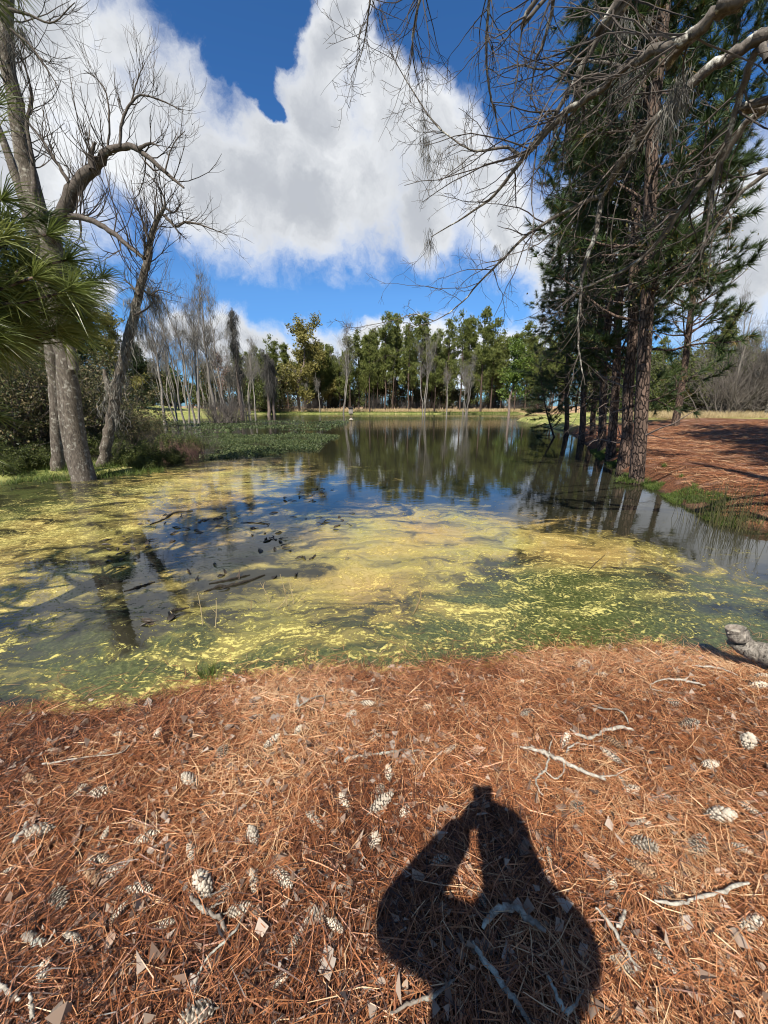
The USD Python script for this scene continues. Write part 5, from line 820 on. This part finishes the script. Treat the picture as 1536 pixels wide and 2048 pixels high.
stick('grey_stick', 'grey stick with twig ends near the log at the water edge', [(1385, 1330), (1410, 1332), (1440, 1334), (1460, 1344), (1475, 1352)], [0.004, 0.007, 0.008, 0.005, 0.003], m_bone, z=0.02)
stick('lichened_stick', 'wavy pale lichened stick at the lower right', [(1308, 1805), (1335, 1808), (1362, 1808), (1385, 1800), (1415, 1792), (1445, 1786), (1465, 1776), (1496, 1772)], [0.004, 0.006, 0.006, 0.005, 0.007, 0.007, 0.007, 0.005], m_bone, z=0.025)
stick('thin_stick', 'long thin stick running down right between the lower right cones', [(1190, 1822), (1215, 1850), (1240, 1890), (1258, 1920), (1272, 1950)], [0.004, 0.007, 0.006, 0.005, 0.004], m_bone, z=0.02)
stick('short_stick', 'short pale stick standing out left of the lichened stick', [(1234, 1862), (1242, 1845), (1250, 1828)], [0.006, 0.007, 0.005], m_bone, z=0.02)
stick('shaded_branch', 'thick curved branch lying in the shadow under the bright gap', [(965, 1860), (978, 1840), (990, 1826), (1010, 1820), (1040, 1830), (1065, 1850), (1090, 1868)], [0.006, 0.010, 0.012, 0.013, 0.011, 0.012, 0.006], m_stick, z=0.025)
stick('shaded_stick', 'long straight stick lying in the shadow toward the lower right', [(945, 1885), (970, 1925), (1000, 1965), (1035, 2010), (1060, 2050)], [0.006, 0.009, 0.009, 0.008, 0.006], m_stick, z=0.022)
stick('shaded_stick', 'crossing stick at the bottom of the shadow', [(780, 2030), (830, 2010), (880, 1985), (910, 1960)], [0.004, 0.006, 0.006, 0.003], m_stick, z=0.022)
stick('shaded_stick', 'bent stick near the right rim of the shadow', [(1095, 1955), (1115, 1995), (1130, 2025), (1150, 2012), (1165, 1985)], [0.004, 0.006, 0.007, 0.005, 0.003], m_stick, z=0.02)
stick('lichened_stick', 'crooked lichened stick at the lower left beside the plump cone', [(378, 1790), (395, 1808), (415, 1828), (440, 1842), (452, 1866)], [0.006, 0.009, 0.008, 0.008, 0.005], m_stick, z=0.02, extra=[([(415, 1828), (430, 1815), (450, 1808)], [0.004, 0.004, 0.002])])
stick('thin_stick', 'thin dark stick bending down at the bottom left centre', [(490, 1830), (470, 1865), (430, 1905), (400, 1945), (388, 2000)], [0.003, 0.005, 0.004, 0.004, 0.002], m_stick, z=0.02)
stick('short_stick', 'short pale stick at the lower left edge', [(0, 1975), (20, 1992), (42, 2010)], [0.004, 0.006, 0.004], m_bone, z=0.02); stick('short_stick', 'short upright-lying pale stick at the bottom left', [(62, 1995), (66, 2020), (68, 2046)], [0.004, 0.006, 0.005], m_bone, z=0.02)
stick('bark_strip', 'pale split piece of bark left of the cone at far left', [(28, 1692), (40, 1678), (52, 1665), (54, 1648)], [0.008, 0.012, 0.011, 0.006], m_bone, 'bark', z=0.015)
stick('bark_strip', 'weathered flake of wood lying in needles above the shadow tip', [(690, 1530), (700, 1520), (730, 1516), (790, 1512), (840, 1506)], [0.008, 0.010, 0.007, 0.009, 0.005], m_stick, 'bark', z=0.008)
stick('bark_strip', 'grey strip of bark between the cones at lower left', [(50, 1875), (70, 1884), (90, 1895)], [0.01, 0.014, 0.008], m_stick, 'bark', z=0.012)
stick('arched_twig', 'dark twig arching up at the water edge left of centre', [(598, 1415), (612, 1405), (628, 1396), (645, 1393), (650, 1405), (647, 1416)], [0.003, 0.004, 0.004, 0.004, 0.003, 0.002], m_stick, z=0.03); stick('short_stick', 'short pale stub sticking up beside the arched twig', [(600, 1416), (595, 1402), (597, 1384)], [0.006, 0.008, 0.004], m_bone, z=0.02)
stick('arched_twig', 'thin twig running along the straw at upper left', [(85, 1530), (110, 1528), (140, 1522), (190, 1518), (240, 1512), (262, 1495)], [0.005, 0.005, 0.003, 0.003, 0.002, 0.002], m_bone, z=0.02)
# the log end at the right
lg = thing('fallen_branch', 'thick grey broken branch rising over the water edge at the right', 'log')
end = aty(1472, 1256, 2.15); P, R = resample([end, end + [0.03, -0.02, -0.085], aty(1500, 1297, 2.10), aty(1545, 1312, 2.02), aty(1640, 1330, 1.9)], [0.055, 0.058, 0.060, 0.066, 0.075], 26, 0.06, r)
v, f, rn = tubes(P, R, 18, r); v = v + 0.010 * (meshkit.fbm(v * 26, 3, 4)[:, None] - 0.5) * unit(v - np.repeat(P, 18, 0)); obj('bark', (v, f), m_log, lg, smooth=True)
ring = v[:18]; c0 = ring.mean(0); inner = c0 + (ring - c0) * 0.55 + unit(P[1] - P[0]) * 0.02; ev = np.vstack([ring, inner, [c0 + unit(P[1] - P[0]) * 0.035]]); k = np.arange(18); kn = (k + 1) % 18
obj('broken_end', (ev, np.vstack([np.column_stack([k, kn, 18 + kn]), np.column_stack([k, 18 + kn, 18 + k]), np.column_stack([18 + k, 18 + kn, np.full(18, 36)])])), m_stick, lg); obj('splinter', tubes(np.array([c0, c0 + [-0.05, -0.01, 0.01], c0 + [-0.075, -0.01, -0.002]]) + [0.02, 0, -0.03], np.array([0.018, 0.014, 0.003]), 6, r), m_bone, lg)

# ------------------------------------------------------------------ things afloat
def wleaf(k): 
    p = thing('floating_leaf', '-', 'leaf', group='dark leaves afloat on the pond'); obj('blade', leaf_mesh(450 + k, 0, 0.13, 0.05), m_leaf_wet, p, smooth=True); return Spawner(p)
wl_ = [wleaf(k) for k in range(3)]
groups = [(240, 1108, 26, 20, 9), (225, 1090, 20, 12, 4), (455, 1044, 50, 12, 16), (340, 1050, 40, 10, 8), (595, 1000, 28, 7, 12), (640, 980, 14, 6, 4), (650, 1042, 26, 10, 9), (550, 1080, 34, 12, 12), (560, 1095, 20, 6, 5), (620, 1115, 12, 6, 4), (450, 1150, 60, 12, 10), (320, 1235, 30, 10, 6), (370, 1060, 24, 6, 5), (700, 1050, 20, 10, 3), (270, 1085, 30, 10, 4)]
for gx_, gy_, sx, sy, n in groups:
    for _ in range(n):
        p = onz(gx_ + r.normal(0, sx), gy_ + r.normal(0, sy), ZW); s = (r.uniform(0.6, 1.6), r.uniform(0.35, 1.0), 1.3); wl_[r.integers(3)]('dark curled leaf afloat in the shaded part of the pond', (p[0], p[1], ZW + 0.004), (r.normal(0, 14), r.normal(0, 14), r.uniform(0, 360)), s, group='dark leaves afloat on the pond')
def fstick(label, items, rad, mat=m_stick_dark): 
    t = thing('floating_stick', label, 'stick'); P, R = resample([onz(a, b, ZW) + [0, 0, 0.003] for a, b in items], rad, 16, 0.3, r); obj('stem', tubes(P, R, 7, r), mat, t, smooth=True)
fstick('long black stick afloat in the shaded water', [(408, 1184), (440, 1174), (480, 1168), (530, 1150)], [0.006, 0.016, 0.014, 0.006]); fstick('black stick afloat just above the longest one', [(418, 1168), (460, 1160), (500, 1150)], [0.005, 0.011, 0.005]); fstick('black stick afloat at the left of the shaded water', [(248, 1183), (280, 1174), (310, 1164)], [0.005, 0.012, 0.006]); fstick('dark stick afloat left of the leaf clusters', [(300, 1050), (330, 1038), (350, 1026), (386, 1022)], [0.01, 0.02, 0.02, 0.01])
fstick('dark twig afloat among the leaves in the middle of the pond', [(482, 1046), (505, 1046), (540, 1048)], [0.006, 0.012, 0.006]); fstick('dark stick afloat low in the shaded water', [(340, 1225), (355, 1221), (378, 1216)], [0.008, 0.014, 0.006]); fstick('thin dark stick poking from the green film at right', [(1175, 1144), (1190, 1128), (1210, 1110)], [0.003, 0.004, 0.003])
fstick('yellowed crooked stick afloat in the pollen at the centre', [(826, 1230), (838, 1205), (842, 1188), (836, 1172)], [0.004, 0.007, 0.006, 0.003], m_drygrass)
# pale sprigs standing in the water
for k, (px, py, tp) in enumerate([(575, 1212, (560, 1148)), (587, 1208, (577, 1158)), (555, 1218, (578, 1192)), (540, 1205, (520, 1165)), (500, 1220, (502, 1200)), (405, 1250, (395, 1185)), (430, 1255, (432, 1200)), (600, 1200, (612, 1192)), (345, 1228, (372, 1262)), (690, 1120, (697, 1100))]):
    b = onz(px, py, ZW); d = unit(aty(tp[0], tp[1], b[1]) - b); L = np.linalg.norm(aty(tp[0], tp[1], b[1]) - b); t = thing('water_sprig', ['pale thin sprig standing in the shaded water', 'pale thin sprig beside the dark pool', 'short leaning sprig in the film', 'leaning sprig left of the pale pair', 'tiny sprig in the shaded water', 'left sprig of the thin pair at lower left', 'right sprig of the thin pair at lower left', 'short sprig right of the pale pair', 'bent sprig at the lower left', 'short sprig near the floating leaf cluster'][k], 'plant')
    P, R = resample([b - d * 0.03, b + d * L * 0.5 + [0.006, 0, 0], b + d * L], [0.0035, 0.003, 0.0015], 8, 0.3, r); obj('stem', tubes(P, R, 5, r), m_drygrass, t); Q, QR = grow(r, P, R, 2, 4, (L * 0.15, L * 0.35), (20, 50), 0.1, (0, 0, 0.2), 0.7, (0.3, 0.9), 0.5); [obj('shoot', tubes(Q[i_], QR[i_], 4, r), m_drygrass, t) for i_ in range(len(Q))]
# the green floating mat and grass
def tuft(n, x, y, z, L, w, mat, name, label, cat_, kind='stuff', spread=0.35, droop=0.25, k=7):
    C = np.column_stack([x, y, z]); return tag(obj(name, needles(r, C, np.repeat([[0, 0, 1.0]], len(C), 0), k, L, w, spread, droop, 2), mat), label, cat_, kind=kind)
m_ = 26000; x = r.uniform(-15, -1.5, m_ * 2); y = r.uniform(11, 27, m_ * 2); pxx = x / (y * 0.964 + 0.44)
edge0 = 12.6 + 0.8 * (fbm(x, y, 0.8, 31) - 0.5) + np.maximum(0, (x + 5)) * 0.9; ok = (y > edge0) & (y < 23 + 3 * (fbm(x, y, 0.5, 32) - 0.5)) & (x < -2.6) & (x > -0.95 * y + 1) & (fbm(x, y, 0.9, 33) > 0.36 + 0.010 * (y - 12)) & (sdist(x, y) < -0.1)
x, y = x[ok][:m_], y[ok][:m_]; tag(obj('floating_plants', cat(leaves(r, np.column_stack([np.repeat(x, 3) + r.normal(0, .06, 3 * len(x)), np.repeat(y, 3) + r.normal(0, .06, 3 * len(x)), ZW + r.uniform(0.0, 0.09, 3 * len(x))]), (0.03, 0.08), 0.7, 0.3)), m_mat), 'dense mat of low green plants floating off the left shore', 'water plants', kind='stuff')
x = r.uniform(-30, -4, 30000); y = r.uniform(22, 46, 30000); ok = (sdist(x, y) < -0.1) & (fbm(x, y * 2, 0.35, 36) > 0.5); x, y = x[ok], y[ok]
tag(obj('marsh_plants', leaves(r, np.column_stack([x, y, np.full(len(x), ZW + 0.02)]), (0.06, 0.18), 0.7, 0.6), m_mat), 'patchy green marsh plants between the mat and the bare trees', 'water plants', kind='stuff')
# grass along the right water edge
x = r.uniform(4.5, 9.5, 60000); y = r.uniform(3.7, 15, 60000); d = sdist(x, y); ok = (d > -0.12) & (d < 0.45 + 0.4 * (fbm(x, y, 1.2, 41) - 0.4)) & (fbm(x, y, 1.6, 42) > 0.47); x, y = x[ok][:6000], y[ok][:6000]
tuft(0, x, y, np.maximum(height(x, y), ZW) - 0.01, (0.05, 0.15), 0.006, m_grass, 'bank_grass', 'strip of green grass along the right water edge', 'grass')
for px, py, lab in [(1262, 962, 'bright grass tuft at the foot of the front pines'), (1500, 1042, 'bright grass tuft right of the reeds'), (1540, 1036, 'green grass tuft at the right edge beyond the reeds')]:
    p = onz(px, py, ZW + 0.05); C = np.column_stack([p[0] + r.normal(0, 0.14, 90), p[1] + r.normal(0, 0.10, 90), np.full(90, ZW + 0.02)]); t = thing('grass_tuft', lab, 'grass tuft'); obj('blades', needles(r, C, np.repeat([[0, 0, 1.0]], 90, 0), 8, (0.10, 0.24), 0.006, 0.4, 0.25, 2), m_grass, t)
for px, py, n, s, lab in [(425, 1352, 14, 0.10, 'small green grass tuft in the film at the near bank'), (1180, 1296, 10, 0.06, 'tiny grass tuft at the middle of the near water edge'), (1475, 1293, 8, 0.06, 'few grass blades under the broken branch')]:
    p = onz(px, py, ZW); C = np.column_stack([p[0] + r.normal(0, 0.05, n), p[1] + r.normal(0, 0.03, n), np.full(n, ZW - 0.01)]); t = thing('grass_tuft', lab, 'grass tuft'); obj('blades', needles(r, C, np.repeat([[0, 0, 1.0]], n, 0), 6, (s * 0.6, s * 1.4), 0.004, 0.35, 0.15, 2), m_grass, t)
for px, py, n, H, W, lab in [(1452, 1052, 95, 0.62, 0.24, 'dense clump of dark reeds at the right water edge'), (1405, 1030, 34, 0.50, 0.22, 'sparser reeds left of the dense clump'), (1482, 1060, 36, 0.66, 0.18, 'reeds leaning right beside the dense clump')]:
    p = onz(px, py, ZW); t = thing('reed_clump', lab, 'reeds'); b = np.column_stack([p[0] + r.normal(0, W, n), p[1] + r.normal(0, W * 0.8, n), np.full(n, ZW - 0.05)]); P0 = np.stack([b, b + [0, 0, 0.1]], 1)
    A_, AR_ = grow(r, P0, np.full((n, 2), 0.0035), 1, 6, (H * 0.5, H * 1.2), (0, 14), 0.03, (0, 0, 0), 1.0, (0, 0.3), 0.4); obj('stems', tubes(A_, AR_, 4, r), m_reed, t)
x = r.uniform(-13, -5.6, 9000); y = r.uniform(8, 14.5, 9000); d = sdist(x, y); ok = (d > -0.5) & (fbm(x, y, 0.9, 61) > 0.42); x, y = x[ok], y[ok]
tuft(0, x, y, np.maximum(height(x, y), ZW) - 0.01, (0.06, 0.26), 0.008, m_grass, 'swamp_grass', 'green grass growing around the feet of the left trees', 'grass', k=4)
# dry grass and the far shore's grass
x = np.concatenate([r.uniform(19, 42, 9000), r.uniform(-34, 40, 16000)]); y = np.concatenate([r.uniform(24.5, 33, 9000), r.uniform(91, 97, 16000)]); ok = (np.concatenate([np.full(9000, True), np.full(16000, True)])) & ((y > 60) | (y > 24 + 2.5 * fbm(x, y, 0.3, 50)))
x, y = x[ok], y[ok]; far = y > 60
tuft(0, x[~far], y[~far], height(x[~far], y[~far]) - 0.02, (0.3, 0.75), 0.012, m_drygrass, 'dry_grass', 'tall straw-coloured dry grass along the edge of the right lawn', 'dry grass', k=4); tuft(0, x[far], y[far], height(x[far], y[far]) - 0.02, (0.4, 1.1), 0.05, m_drygrass, 'far_dry_grass', 'tan dry grass at the foot of the far wood', 'dry grass', k=2)
x = r.uniform(-30, 30, 14000); y = r.uniform(84.5, 91, 14000); ok = sdist(x, y) > 0; x, y = x[ok], y[ok]; tuft(0, x, y, height(x, y) - 0.02, (0.08, 0.22), 0.05, m_grass, 'shore_grass', 'green grass strip along the far shore', 'grass', k=2)
# nest box on its post, standing in the far water
p = aty(702, 830, 46); nb = thing('nest_box', 'weathered nest box on a post standing in the far water', 'nest box', (p[0], 46, ZW), sc=1.15)
def box(w, d, h, at, rot=None):
    b = trimesh.creation.box((w, d, h)); 
    if rot: b.apply_transform(trimesh.transformations.rotation_matrix(rot, [1, 0, 0]))
    b.apply_translation(at); return np.array(b.vertices), np.array(b.faces)
obj('post', tubes(np.array([[0, 0, -0.5], [0, 0, 0.2], [0.01, 0, 0.75]]), np.array([0.07, 0.065, 0.06]), 10, r), m_bark_pine_grey, nb, smooth=True); obj('box', box(0.42, 0.38, 0.55, (0, 0, 1.0)), m_bark_dead, nb); obj('roof', box(0.54, 0.56, 0.05, (0, -0.02, 1.32), 0.16), m_stick_dark, nb); obj('entrance', tubes(np.array([[0, -0.188, 1.1], [0, -0.194, 1.1]]), np.array([0.06, 0.06]), 12), m_stick_dark, nb)
obj('predator_guard', tubes(np.array([[0, 0, 0.12], [0, 0, 0.22], [0, 0, 0.26]]), np.array([0.24, 0.13, 0.07]), 14), m_bone, nb, smooth=True)
